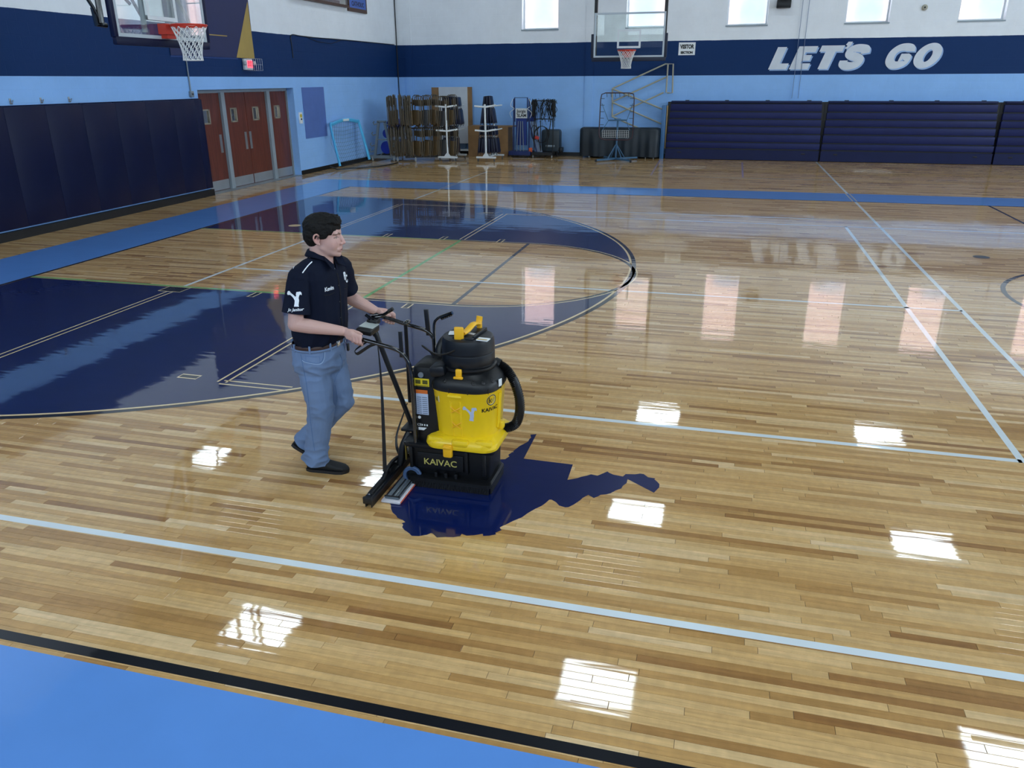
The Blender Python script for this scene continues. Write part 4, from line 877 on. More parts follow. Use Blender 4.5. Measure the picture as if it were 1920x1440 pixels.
mb.build('net_folds', mat('net_white', '#9fabc0', .6), t); MB().tube([(-6.30, 26.0, 1.2), (-6.0, 26.0, .12)], .022, 8).build('edge_tape', RB, t); MB().rbox((-6.17, 26.05, 1.25), (.22, .1, .28), .04).build('blue_wrap', mat('wrap_blue', '#173a8e', .5), t)
t = thing('net_trolley', 'black tubular trolley draped with tangled black nets', 'trolley', (-5.75, 26.1, 0))
cx, cy = -5.78, 25.95
MB().box((cx, cy, .13), (.68, .45, .08)).build('base', BLACK, t, 0)
for x in (cx-.31, cx+.31):
    MB().tube([(x, cy, .15), (x, cy, 1.75)], .018, 8).build('post', BLACK, t); caster(MB(), x, cy-.15, .045).build('caster', MATS['caster_grey'], t)
for (a, b) in [((cx-.28, 1.2), (cx-.08, .2)), ((cx+.25, 1.2), (cx+.10, .2)), ((cx-.31, 1.19), (cx+.31, 1.19)), ((cx-.1, 1.15), (cx-.08, .2)), ((cx-.31, 1.74), (cx+.31, 1.74))]:
    MB().tube([(a[0], cy-.02, a[1]), (b[0], cy-.02, b[1])], .015, 6).build('tube', BLACK, t)
mb = MB(); rnd = random.Random(4)
for i in range(80):
    x0 = cx-.36+.72*rnd.random(); x1 = x0+rnd.uniform(-.12, .12); z1 = 1.72-rnd.random()*.6; yy = cy-.06+rnd.random()*.12
    mb.tube(smooth_path([(x0, yy, 1.78+rnd.uniform(-.03, .03)), ((x0+x1)/2+rnd.uniform(-.06, .06), yy-.03, (1.80+z1)/2), (x1, yy, z1), (x1+rnd.uniform(-.05, .05), yy, z1-rnd.random()*.2)], 4), rnd.choice([.004, .006, .009, .012]), 5)
for i in range(14):
    a = rnd.random()*6; mb.tube([(cx-.05+.26*math.cos(a+j*.5)*(1-.03*i), cy-.05, .72+.26*math.sin(a+j*.5)) for j in range(6)], .008, 5)
for s_ in (-1, 1): mb.rbox((cx+s_*.33, cy, 1.50), (.10, .14, .50), .04)
mb.build('tangled_net', mat('black_net', '#0a0d10', .7), t, 60)
MB().tube([(cx-.30+.11*math.cos(a)*.9, cy-.05, .78+.22*math.sin(a)) for a in [2*PI*i/20 for i in range(20)]], .012, 6, closed=True).build('cable_loop', BLACK, t)
MB().rbox((cx-.20, cy-.08, .62), (.14, .02, .10), .005, Ry(.3)).build('red_tag', mat('tag_red', '#b2322c', .5), t)
t = thing('floor_scrubber', 'dark grey floor machine tank behind the black net trolley', 'floor machine', (-5.6, 26.5, 0))
MB().rbox((-5.62, 26.45, .50), (.62, .4, .70), .08).build('tank', mat('dark_grey_tank', '#2f3b44', .5), t); MB().rbox((-5.62, 26.24, .34), (.30, .03, .06), .01).build('name_plate', mat('plate_pale', '#8b959c', .4), t)
MB().rbox((-5.28, 26.4, .22), (.12, .3, .16), .03).build('motor', BPLASTIC, t)
for x in (-5.8, -5.4): caster(MB(), x, 26.3, .06).build('wheel', BLACK, t)

# ================================================================== cleaning machine (travels towards +X)
YEL = mat('machine_yellow', '#eec815', .38, coat=.2, spec=.5); YEL2 = mat('latch_yellow', '#f0b41a', .4)
MBK = mat('machine_black', '#07090d', .42, spec=.4, bump=(200, .04)); MGL = mat('machine_gloss_black', '#080a0d', .18, coat=.7); MSAT = mat('machine_satin', '#0b1017', .4, spec=.4)
STK = mat('sticker_white', '#dfe3e6', .5); STO = mat('sticker_orange', '#c8641f', .5); STY = mat('sticker_yellow2', '#d3bd1c', .5); GOLD = mat('gold_print', '#b9ae5e', .5); STG = mat('sticker_grey', '#aebbd4', .5)
MO = (-1.50, 4.29, 0)
mc = thing('floor_cleaning_machine', 'yellow and black floor cleaning machine with drum tank, push handles and trailing squeegee', 'cleaning machine', MO)
X0, X1, Ya, Yb = -1.765, -1.215, 4.10, 4.40
def loft(mb, rects, r=.03, seg=4):
    """stack of rounded rectangles (x0,x1,y0,y1,z)"""
    vs = []; n = None
    for (x0, x1, y0, y1, z) in rects:
        ring = []
        for (cx, cy, a) in [(x1-r, y1-r, 0), (x0+r, y1-r, PI/2), (x0+r, y0+r, PI), (x1-r, y0+r, 1.5*PI)]:
            for k in range(seg+1): b = a+PI/2*k/seg; ring.append((cx+r*math.cos(b), cy+r*math.sin(b), z))
        n = len(ring); vs += ring
    m = len(rects); fs = [(i*n+k, i*n+(k+1) % n, (i+1)*n+(k+1) % n, (i+1)*n+k) for i in range(m-1) for k in range(n)]
    fs += [tuple(range(n-1, -1, -1)), tuple((m-1)*n+k for k in range(n))]; return mb.add(vs, fs)
b = loft(MB(), [(X0+.04, X1-.04, Ya+.03, Yb-.03, .055), (X0+.02, X1-.02, Ya+.015, Yb-.015, .10), (X0+.01, X1-.015, Ya+.01, Yb-.01, .27)])
body = b.build('base_tank', MBK, mc)
o = loft(MB(), [(X0-.015, X1+.015, Ya-.015, Yb+.02, .268), (X0-.02, X1+.02, Ya-.02, Yb+.025, .278), (X0-.02, X1+.02, Ya-.02, Yb+.025, .292), (X0-.01, X1+.01, Ya-.01, Yb+.015, .298)]).build('tank_rim', MSAT, mc)
# front face relief: side ribs and name recess
for x in (X0+.03, X1-.16, X1-.05): MB().rbox((x, Ya+.006, .19), (.022, .03, .15), .006).build('rib', MBK, body, 35, org=MO)
for x in (-1.575, -1.51, -1.445): MB().rbox((x, Ya+.0, .085), (.02, .025, .05), .005).build('clip', MBK, body, 35, org=MO)
MB().rbox((-1.548, Ya+.010, .175), (.30, .012, .11), .006).build('name_panel', MBK, body, 35, org=MO)
text('KAIVAC', .058, frame((-1.548, Ya+.003, .170), (1, 0, 0), (0, 0, 1)), GOLD, mc, bold=.0006, sx=1.06)
loft(MB(), [(X0-.0, X1-.0, Ya-.03, Yb+.0, .045), (X0-.0, X1-.0, Ya-.03, Yb+.0, .068), (X0+.02, X1-.01, Ya-.01, Yb-.01, .08)]).build('skirt', MBK, mc)
mb = MB()
for i in range(60): x = X0+.03+.5*i/59; mb.box((x, Ya-.02, .022), (.006, .008, .042), Ry(random.uniform(-.1, .1)))
for i in range(40): y = Ya+.28*i/39; mb.box((X1-.01, y, .022), (.008, .006, .042))
ob = mb.build('skirt_bristles', BLACK, mc, 0)
# drum
DC_ = (-1.405, 4.285, 0); SQ = 3.0
def sqr(an, q=SQ): return 1/((abs(math.cos(an))**q+abs(math.sin(an))**q)**(1/q))
def lathe_dim(name, prof, m_, n=72):
    vs = []; m = len(prof)
    for row in prof:
        r, z = row[0], row[1]; q = row[2] if len(row) > 2 else 2
        for k in range(n):
            a = 2*PI*k/n; f = sqr(a, q)*r; vs.append((DC_[0]+f*math.cos(a), DC_[1]+f*math.sin(a), z))
    fs = [(i*n+k, i*n+(k+1) % n, (i+1)*n+(k+1) % n, (i+1)*n+k) for i in range(m-1) for k in range(n)]
    return MB().add(vs, fs).build(name, m_, mc, 40)
drum = lathe_dim('recovery_drum', [(0, .34, 3), (.185, .34, 3), (.190, .38, 3), (.209, .645, 3), (.213, .65, 3), (.217, .66, 3), (.217, .67, 3), (.211, .675, 3), (0, .675, 3)], YEL)
loft(MB(), [(-1.635, -1.185, 4.055, 4.50, .292), (-1.64, -1.18, 4.05, 4.505, .31), (-1.635, -1.185, 4.055, 4.50, .335), (-1.615, -1.21, 4.075, 4.48, .355), (-1.59, -1.23, 4.10, 4.46, .372)], r=.09, seg=8).build('drum_cradle', YEL, mc)
for (x, y) in [(-1.56, 4.075), (-1.40, 4.055), (-1.26, 4.075)]: MB().rbox((x, y+.012, .340), (.11, .05, .05), .022).build('cradle_lobe', YEL, mc)
MB().rbox((-1.475, 4.048, .288), (.06, .03, .085), .012).build('cradle_latch', YEL2, mc)
MB().rbox((-1.475, 4.033, .315), (.05, .02, .02), .008).build('latch_tip', YEL2, mc)
# dome
lathe_dim('drum_cover', [(.0, .66, 3), (.218, .66, 3), (.219, .672, 3), (.215, .70, 3), (.206, .722, 2.8), (.190, .742, 2.5), (.174, .756, 2.2), (.166, .764), (.170, .770), (.173, .778), (.171, .788), (.160, .792), (0, .792)], MBK)
for a in range(16):
    an = -PI/2-1.3+2.6*a/15; MB().box((DC_[0]+.219*sqr(an)*math.cos(an), DC_[1]+.219*sqr(an)*math.sin(an), .672), (.004, .004, .03)).build('seam', MGL, mc, 0) if a % 3 == 0 else None
lathe_dim('motor_head', [(.0, .79), (.158, .79), (.158, .862), (.154, .866), (.154, .870), (.160, .874), (.157, .93), (.150, .952), (.138, .958), (0, .960)], MSAT)
lathe_dim('gloss_band', [(.1582, .797), (.1594, .80), (.1594, .860), (.1582, .863)], MSAT)
MB().rbox((-1.395, 4.295, .960), (.13, .23, .018), .006, Rz(-.10)).build('head_plateau', MSAT, mc)
MB().rbox((-1.335, 4.295, .968), (.016, .20, .022), .005, Rz(-.10)).build('head_ridge', MSAT, mc)
# dome pockets and latch
def onring(an, r, z, q=2): r *= sqr(an, q); return Vector((DC_[0]+r*math.cos(an), DC_[1]+r*math.sin(an), z))
def ringT(an, r, z, lean=0):
    n = Vector((math.cos(an), math.sin(an), 0)); tx = Vector((-n.y, n.x, 0)); up_ = Vector((0, 0, 1))*math.cos(lean)-n*math.sin(lean)
    T = frame(onring(an, r, z), tx, up_); return T
for an in (-PI/2-.42, -PI/2+.42, -PI/2+.68, -PI/2+.98):
    T = ringT(an, .213, .715, .85); R3_ = T.to_3x3(); MB().ell(onring(an, .204, .724, 2.8), (.012, .015, .006), R3_).build('cover_pocket', BLACK, mc)
T = ringT(-PI/2-.02, .19, .772); R3_ = T.to_3x3()
MB().rbox(onring(-PI/2-.02, .185, .775), (.036, .05, .022), .006, R3_).build('cover_latch', YEL2, mc); MB().rbox(onring(-PI/2-.02, .196, .75), (.058, .014, .02), .005, R3_).build('latch_foot', YEL2, mc)
# handle on top: yellow lever running to the back right
H0 = Vector((-1.415, 4.20, .985)); H1 = Vector((-1.372, 4.39, 1.000))
mb = MB(); mb.tube(smooth_path([H0+Vector((0, .01, 0)), H0*.7+H1*.3+Vector((0, 0, .0)), H0*.3+H1*.7+Vector((0, 0, .015)), H1, H1+Vector((.005, .012, .04))], 5), [(.022, .012)]*21, 10, flat=(1, -.5, 0)); mb.build('lid_handle', YEL2, mc)
MB().rbox(H0+Vector((-.012, -.02, .005)), (.058, .018, .088), .014, Rz(.1)).build('handle_paddle', YEL2, mc)
MB().tube([H0+Vector((-.01, -.02, .045)), H0+Vector((-.01, -.038, .045))], .033, 16).build('paddle_head', YEL2, mc) if 0 else None
MB().rbox(H1+Vector((.003, .012, -.045)), (.03, .03, .10), .008).build('handle_post', YEL2, mc)
MB().ell(H0+Vector((.015, -.03, -.04)), (.022, .02, .02)).build('cord_exit', BLACK, mc)
for (x, y, w, d_, rz) in [(-1.475, 4.27, .085, .06, .2), (-1.375, 4.27, .06, .03, -.35), (-1.285, 4.20, .07, .05, -.1)]:
    MB().box((x, y, .966 if x < -1.3 else .962), (w, d_, .006), Rz(rz)).build('head_sticker', STK, mc, 0)
MB().box((-1.288, 4.187, .966), (.062, .01, .001), Rz(-.1)).build('sticker_band', mat('band_gold', '#c2a03a', .5), mc, 0)
MB().tube(smooth_path([(-1.395, 4.17, .945), (-1.45, 4.13, .90), (-1.53, 4.12, .875), (-1.60, 4.14, .885), (-1.66, 4.18, .90), (-1.62, 4.20, .86), (-1.60, 4.21, .82)], 6), .0055, 6).build('power_cord', BLACK, mc)
# drum details: central channel with crossed ribs, top ledge
def cyl_pt(x_arc, z, extra=.0):
    """point on the drum's front, x_arc metres round from the front centre line at angle a0"""
    an = A0+x_arc/.215; r = (.190+(z-.38)/.265*.019)*sqr(an)+extra; return Vector((DC_[0]+r*math.cos(an), DC_[1]+r*math.sin(an), z))
A0 = math.radians(-90-3)
mb = MB()
for xs_ in (-.045, .018): mb.tube([cyl_pt(xs_, z, -.003) for z in (.37, .45, .53, .60)], .008, 6)
mb.build('channel_rib', YEL, mc)
mb = MB()
for zc in (.545, .445):
    for s_ in (-1, 1): mb.tube([cyl_pt(-.048, zc+s_*.022, .001), cyl_pt(-.014, zc, .010), cyl_pt(.022, zc-s_*.022, .001)], .0035, 5)
mb.build('crossed_ribs', YEL2, mc)
mb = MB(); mb.tube([cyl_pt(x, .637, .004) for x in (-.055, -.03, 0, .03)], [(.011, .008)]*4, 8); mb.build('drum_ledge', YEL, mc)
MB().tube([cyl_pt(.285, z, .002) for z in (.40, .5, .63)], .011, 6).build('channel_rib', YEL, mc); MB().tube([cyl_pt(.31, z, .002) for z in (.40, .5, .63)], .009, 6).build('channel_rib', YEL, mc)
MB().rbox(cyl_pt(.33, .40, .010), (.05, .05, .06), .018).build('hose_boss', YEL, mc)
def on_drum(p0, z0, e=.0014): return lambda p: cyl_pt(p0+p.x, z0+p.y, e)
INK2 = mat('machine_print', '#1b1d20', .5)
def decal(polys, p0, z0, m_, name, e=.001, lab=None):
    mb = MB()
    for poly in polys:
        n_ = 4; pts = []
        tri = geometry.tessellate_polygon([[Vector((q[0], q[1], 0)) for q in poly]])
        mb.add([cyl_pt(p0+q[0], z0+q[1], e) for q in poly], tri)
    o = mb.build(name, m_, mc, 0); sol = o.modifiers.new('thick', 'SOLIDIFY'); sol.thickness = .0008; sol.offset = 0; return o
text('KAIVAC', .034, None, INK2, mc, bend=on_drum(.205, .548, .0016), bold=.0008, name='drum_lettering')
circ = lambda r, n=28: [(r*math.cos(2*PI*i/n), r*math.sin(2*PI*i/n)) for i in range(n)]
def ring_strip(r1, r2, p0, z0, m_, name, e):
    n = 32; vs = [cyl_pt(p0+r1*math.cos(2*PI*i/n), z0+r1*math.sin(2*PI*i/n), e) for i in range(n)]+[cyl_pt(p0+r2*math.cos(2*PI*i/n), z0+r2*math.sin(2*PI*i/n), e) for i in range(n)]
    return MB().add(vs, [(i, (i+1) % n, n+(i+1) % n, n+i) for i in range(n)]).build(name, m_, mc, 0)
decal([circ(.034)], .208, .608, STK, 'round_badge', .001); ring_strip(.034, .029, .208, .608, INK2, 'badge_ring', .0020)
decal([[(-.016, -.017), (-.011, -.017), (-.011, .02), (-.016, .02)], [(-.011, -.002), (-.0, .010), (.004, .010), (-.005, 0), (.004, -.017), (-.001, -.017), (-.008, -.004)]], .204, .608, INK2, 'badge_mark', .0022)
decal([[(.002, .008), (.007, .008), (.013, -.006), (.022, .014), (.026, .012), (.013, -.018)]], .204, .608, GOLD, 'badge_mark', .0024)
SIL = [[(-.050, .030), (-.044, .045), (-.034, .047), (-.026, .036), (-.008, .022), (.0, .012), (.006, .018), (.004, .026), (.008, .040), (.030, .042), (.036, .034), (.036, .020), (.032, .022), (.028, .026), (.022, .018), (.018, .004), (.020, -.012), (.016, -.038), (.018, -.048), (-.010, -.046), (-.006, -.030), (-.004, -.010), (-.010, .004), (-.018, .014), (-.030, .024), (-.046, .022)]]
decal(SIL, .082, .53, STG, 'figure_decal', .0015)
decal([[(-.03, -.02), (.03, -.02), (.03, .02), (-.03, .02)]], -.150, .60, STK, 'small_sticker', .001); decal([[(-.026, -.015), (.02, -.015), (.02, .009), (-.026, .009)]], -.152, .60, mat('olive_print', '#6d6a2b', .5), 'sticker_print', .0018)
MB().box(onring(-.35, .233, .70), (.03, .003, .045), Rz(-.35+PI/2)).build('dome_sticker', STK, mc, 0)
# upright console (pump box) with labels
loft(MB(), [(-1.715, -1.56, 4.13, 4.36, .29), (-1.715, -1.56, 4.13, 4.36, .74), (-1.71, -1.57, 4.14, 4.35, .775), (-1.69, -1.60, 4.17, 4.33, .79)], r=.02).build('pump_housing', MBK, mc)
MB().rbox((-1.55, 4.17, .765), (.10, .12, .07), .02, Ry(-.2)).build('housing_lug', MSAT, mc)
MB().tube([(-1.655, 4.128, .735), (-1.655, 4.118, .735)], .017, 16).build('key_switch', mat('switch_grey', '#6b747e', .4), mc)
FY = 4.129
def lab(x0, x1, z0, z1, m_, name='label', y=FY): return MB().bb((x0, y-.001, z0), (x1, y, z1)).build(name, m_, mc, 0)
lab(-1.70, -1.607, .66, .71, STY); lab(-1.695, -1.62, .612, .636, STO); lab(-1.695, -1.618, .475, .612, STG)
for i in range(9):
    lab(-1.690, -1.662, .482+.013*i, .486+.013*i, mat('print_grey', '#56606f', .5), 'label_print', FY-.0012); lab(-1.656, -1.624, .482+.013*i, .486+.013*i, MATS['print_grey'], 'label_print', FY-.0012)
for i in range(2): lab(-1.694+.045*i, -1.662+.045*i, .675, .70, mat('print_olive', '#4c4a14', .5), 'label_print', FY-.0012)
lab(-1.694, -1.612, .663, .667, MATS['print_olive'], 'label_print', FY-.0012)
MB().tube([(-1.68, FY, .455), (-1.68, FY-.0012, .455)], .010, 16).build('label_badge', STK, mc)
text('CE', .022, frame((-1.683, FY-.0008, .405), (1, 0, 0), (0, 0, 1)), STK, mc, name='label_text')
for i in range(3): lab(-1.668+.016*i, -1.660+.016*i, .400, .411, STK, 'label_print', FY-.0008)
MB().prism([(-1.69, .37), (-1.655, .37), (-1.635, .388), (-1.69, .388)], .001, Matrix(((1, 0, 0, 0), (0, 0, 1, FY-.001), (0, 1, 0, 0), (0, 0, 0, 1)))).build('label', STK, mc, 0)
# handles
def tb(name, pts, r, m_=MGL, n=12, k=6, **kw): return MB().tube(smooth_path(pts, k), r, n, **kw).build(name, m_, mc)
tb('push_handle', [(-2.16, 4.10, .985), (-2.09, 4.10, .962), (-2.05, 4.10, .945), (-1.95, 4.10, .925), (-1.80, 4.10, .893), (-1.745, 4.10, .855), (-1.715, 4.10, .79), (-1.705, 4.10, .68), (-1.70, 4.10, .28)], .0125)
tb('push_handle', [(-2.12, 4.50, .985), (-2.06, 4.50, .972), (-2.01, 4.50, .955), (-1.90, 4.50, .925), (-1.76, 4.50, .892), (-1.715, 4.50, .85), (-1.705, 4.50, .78), (-1.70, 4.50, .28)], .0125)
for y, (xa, za) in {4.10: (-2.14, .978), 4.50: (-2.10, .979)}.items(): MB().tube([(xa-.03, y, za+.012), (xa+.07, y, za-.018)], .0165, 12).build('grip', BLACK, mc)
MB().rbox((-1.762, 4.10, .925), (.022, .014, .16), .003).build('flat_post', MSAT, mc); MB().rbox((-1.745, 4.50, .945), (.028, .016, .17), .003, Ry(-.06)).build('flat_post', MSAT, mc)
tb('accessory_hook', [(-1.70, 4.50, .80), (-1.70, 4.50, .93), (-1.675, 4.50, .975), (-1.64, 4.50, .995)], .009)
MB().tube([(-1.655, 4.50, .985), (-1.575, 4.50, 1.02)], .013, 10).build('comb_grip', MGL, mc)
for i in range(6): MB().box((-1.645+.013*i, 4.50, .975+.006*i), (.005, .018, .012), Ry(-.4)).build('comb_tooth', BLACK, mc, 0)
MB().tube([(-2.03, 4.30, .965), (-1.80, 4.30, .30)], .0165, 12).build('squeegee_tube', MBK, mc); MB().tube([(-2.045, 4.30, 1.0), (-2.01, 4.30, .90)], .02, 12).build('tube_collar', MBK, mc)
MB().tube([(-1.86, 4.42, .955), (-1.86, 4.42, .42)], .012, 10).build('lift_rod', MBK, mc); MB().ell((-1.86, 4.44, .955), (.018, .05, .015)).build('rod_clamp', MGL, mc)
MB().tube([(-2.02, 4.30, .995), (-2.07, 4.30, 1.03)], .011, 8).build('lever', MGL, mc)
tb('lever', [(-2.06, 4.34, 1.005), (-2.0, 4.34, 1.015), (-1.96, 4.34, 1.03), (-1.92, 4.34, 1.06)], [(.012, .007)]*19)
MB().tube([(-1.935, 4.34, 1.048), (-1.905, 4.34, 1.068)], .012, 8).build('lever_tip', BLACK, mc)
MB().rbox((-2.03, 4.32, .985), (.07, .07, .035), .01).build('lever_bracket', MBK, mc)
MB().rbox((-2.025, 4.22, .962), (.10, .13, .035), .008, Ry(.12)).build('control_box', MBK, mc); MB().box((-2.025, 4.245, .982), (.09, .10, .003), Ry(.12)).build('control_plate', mat('plate_pale2', '#a9b1ae', .35), mc, 0)
# straps
def strap(name, pts, w0, w1, wd=(0, 1, 0)):
    P = smooth_path(pts, 5); n = len(P); return MB().tube(P, [(w0+(w1-w0)*i/(n-1), .0018) for i in range(n)], 6, flat=wd).build(name, BLACK, mc)
strap('strap', [(-1.91, 4.10, .91), (-1.90, 4.09, .72), (-1.885, 4.05, .50), (-1.875, 4.0, .12)], .003, .014, (1, 0, 0))
strap('strap', [(-1.91, 4.10, .92), (-1.955, 4.09, .905), (-2.0, 4.085, .875), (-2.04, 4.08, .85), (-2.055, 4.085, .866), (-2.03, 4.09, .89), (-1.97, 4.10, .93)], .010, .010, (.2, -.2, 1))
strap('strap', [(-1.87, 4.40, .42), (-1.90, 4.38, .33), (-1.93, 4.34, .22), (-1.92, 4.30, .15), (-1.88, 4.25, .12)], .003, .011, (1, 0, 0))
MB().ell((-1.905, 4.095, .70), (.006, .006, .012)).build('strap_buckle', STEEL, mc)
# black mouldings by the pump box, small shelf
MB().rbox((-1.80, 4.30, .315), (.09, .18, .02), .006).build('rear_shelf', MSAT, mc); tb('vacuum_elbow', [(-1.60, 4.34, .70), (-1.62, 4.38, .82), (-1.58, 4.42, .88), (-1.53, 4.42, .84), (-1.50, 4.38, .78)], .030, MBK)
tb('rear_hose', [(-1.79, 4.22, .30), (-1.82, 4.18, .22), (-1.83, 4.16, .14), (-1.84, 4.15, .10)], .024, MBK)
for q in (4.14, 4.20): MB().box((-1.785, q, .20), (.006, .02, .10)).build('side_clip', mat('clip_brass', '#8f7b3a', .4, .5), mc, 0)
# vacuum hose with rings
hp = smooth_path([(-1.235, 4.36, .755), (-1.20, 4.36, .735), (-1.165, 4.355, .70), (-1.13, 4.355, .63), (-1.105, 4.35, .54), (-1.105, 4.35, .45), (-1.13, 4.35, .375), (-1.18, 4.345, .345), (-1.23, 4.34, .34)], 14)
rr_ = [.029+.0026*(1 if i % 2 else -1) for i in range(len(hp))]
MB().tube(hp, rr_, 14).build('vacuum_hose', MBK, mc, 80)
MB().tube([hp[0]-Vector((.03, 0, -.01)), hp[3]], .036, 14).build('hose_cuff', MBK, mc); MB().tube([hp[-1], hp[-8]], .036, 14).build('hose_cuff', MBK, mc)
# squeegee
sq = MB(); sq.rbox((-1.885, 4.28, .055), (.052, 1.06, .030), .008); sq.build('squeegee_head', MSAT, mc)
MB().rbox((-1.885, 4.28, .075), (.030, .98, .018), .004).build('squeegee_channel', BLACK, mc)
MB().bb((-1.905, 3.76, .003), (-1.899, 4.80, .055)).build('squeegee_blade', BLACK, mc, 0); MB().bb((-1.868, 3.76, .003), (-1.862, 4.80, .055)).build('squeegee_blade', BLACK, mc, 0)
MB().rbox((-1.885, 3.755, .052), (.058, .02, .045), .006).build('end_cap', BLACK, mc); MB().rbox((-1.885, 3.785, .077), (.015, .02, .006), .002).build('bolt', CHROME, mc)
tb('squeegee_yoke', [(-1.885, 3.98, .07), (-1.88, 4.05, .115), (-1.87, 4.15, .135), (-1.83, 4.22, .135), (-1.79, 4.26, .11), (-1.77, 4.28, .09)], [(.022, .012)]*31, MBK); tb('squeegee_yoke', [(-1.885, 4.56, .07), (-1.87, 4.45, .125), (-1.82, 4.36, .13), (-1.77, 4.32, .10)], [(.022, .012)]*19, MBK)
MB().rbox((-1.88, 4.10, .10), (.05, .10, .04), .012).build('yoke_block', MBK, mc)
# mop pad
MB().rbox((-1.775, 4.25, .010), (.125, .84, .016), .007).build('mop_pad', mat('pad_white', '#c9c6cc', .8, bump=(90, .4)), mc)
MB().tube([(-1.835, 3.84, .010), (-1.835, 4.66, .010), (-1.715, 4.66, .010), (-1.715, 3.84, .010)], .006, 6, closed=True).build('pad_edging', mat('pad_orange', '#c4553f', .7), mc)
MB().rbox((-1.775, 4.255, .026), (.090, .80, .014), .004).build('pad_plate', mat('pad_plate_grey', '#59636b', .35), mc)
for x in (-1.815, -1.778, -1.76, -1.736): MB().bb((x-.003, 3.87, .032), (x+.003, 4.64, .038)).build('plate_rib', BLACK if x in (-1.815, -1.778, -1.736) else STEEL, mc, 0)
MB().rbox((-1.775, 3.865, .032), (.10, .012, .014), .004).build('plate_end', BLACK, mc)
# front caster
cw = MB(); cw.lathe([(.040, -.010), (.058, -.012), (.063, -.006), (.063, .006), (.058, .012), (.040, .010), (.040, -.010)], (-1.735, 4.10, .064), 28, rot=Rx(PI/2)); cw.build('caster_tyre', mat('tyre_bluegrey', '#43597c', .5), mc)
MB().tube([(-1.735, 4.10, .064), (-1.735, 4.12, .064)], .035, 20).build('caster_hub', MBK, mc); MB().tube([(-1.735, 4.085, .064), (-1.735, 4.10, .064)], .007, 10).build('caster_bolt', STEEL, mc)
for (x, y) in [(-1.30, 4.42), (-1.68, 4.44), (-1.30, 4.15)]: MB().lathe([(0, -.012), (.048, -.012), (.053, 0), (.048, .012), (0, .012)], (x, y, .055), 20, rot=Rx(PI/2)).build('caster_wheel', BLACK, mc)

# ================================================================== the person
from mathutils import noise as mnoise
from mathutils.bvhtree import BVHTree
def capsule(mb, a, b, ra, rb, n=18, flat=1.0, fdir=None):
    """closed tapered capsule a->b; flat squashes it along fdir"""
    a = Vector(a); b = Vector(b); d = (b-a); L_ = d.length; z = d.normalized() if L_ > 1e-6 else Vector((0, 0, 1))
    x = z.orthogonal().normalized()
    if fdir is not None: f = Vector(fdir); x = (f-z*z.dot(f)).normalized()
    y = z.cross(x); prof = []
    for i in range(7): t = -PI/2+PI/2*i/6; prof.append((max(ra*math.cos(t), 1e-5), ra*math.sin(t)))
    for i in range(7): t = PI/2*i/6; prof.append((max(rb*math.cos(t), 1e-5), L_+rb*math.sin(t)))
    vs = []; 
    for r, h in prof:
        for k in range(n): an = 2*PI*k/n; vs.append(a+z*h+x*(r*flat*math.cos(an))+y*(r*math.sin(an)))
    fs = [(i*n+k, i*n+(k+1) % n, (i+1)*n+(k+1) % n, (i+1)*n+k) for i in range(len(prof)-1) for k in range(n)]
    fs += [tuple(range(n-1, -1, -1)), tuple((len(prof)-1)*n+k for k in range(n))]
    mb.add(vs, fs)
def rings(mb, L_, n=28, q=2.2):
    """closed loft of superellipse rings: (centre, rx, ry, X axis, Y axis)"""
    vs = []
    for c, rx, ry, X, Y in L_:
        for k in range(n):
            an = 2*PI*k/n; f = 1/((abs(math.cos(an))**q+abs(math.sin(an))**q)**(1/q)); vs.append(Vector(c)+X*(rx*f*math.cos(an))+Y*(ry*f*math.sin(an)))
    m = len(L_); fs = [(i*n+k, i*n+(k+1) % n, (i+1)*n+(k+1) % n, (i+1)*n+k) for i in range(m-1) for k in range(n)]
    fs += [tuple(range(n-1, -1, -1)), tuple((m-1)*n+k for k in range(n))]; mb.add(vs, fs)
def remeshed(mb, voxel, smooth=3, disp=None):
    me = bpy.data.meshes.new('t'); me.from_pydata([tuple(v) for v in mb.v], [], mb.f); o = bpy.data.objects.new('t', me); COL.objects.link(o)
    r = o.modifiers.new('r', 'REMESH'); r.mode = 'VOXEL'; r.voxel_size = voxel
    if smooth: s_ = o.modifiers.new('s', 'SMOOTH'); s_.factor = .5; s_.iterations = smooth
    dg = bpy.context.evaluated_depsgraph_get(); out = bpy.data.meshes.new_from_object(o.evaluated_get(dg)); bpy.data.objects.remove(o); bpy.data.meshes.remove(me)
    if disp:
        n = len(out.vertices); co = np.empty(n*3, 'f'); out.vertices.foreach_get('co', co); co = co.reshape(-1, 3)
        no = np.empty(n*3, 'f'); out.vertex_normals.foreach_get('vector', no); no = no.reshape(-1, 3)
        co2 = disp(co.copy(), no); out.vertices.foreach_set('co', co2.astype('f').ravel())
    return out
def finish(me, name, m_, parent, cuts=()):
    o3 = Vector(parent['_o'])
    if cuts:   # (point, outward normal, radius or None): trims the cloth along a clean edge
        bm = bmesh.new(); bm.from_mesh(me)
        for co_, no_, rad in cuts:
            co_ = Vector(co_); fs = [f for f in bm.faces if rad is None or (f.calc_center_median()-co_).length < rad]
            es = {e for f in fs for e in f.edges}; vs_ = {v for f in fs for v in f.verts}
            bmesh.ops.bisect_plane(bm, geom=list(vs_)+list(es)+fs, plane_co=co_, plane_no=no_, clear_outer=True)
        bm.to_mesh(me); bm.free()
    me.transform(Matrix.Translation(-o3)); me.materials.clear(); me.materials.append(m_)
    me.polygons.foreach_set('use_smooth', [True]*len(me.polygons)); me.update()
    o = bpy.data.objects.new(name, me); COL.objects.link(o); o.parent = parent; o['_o'] = tuple(o3); return o

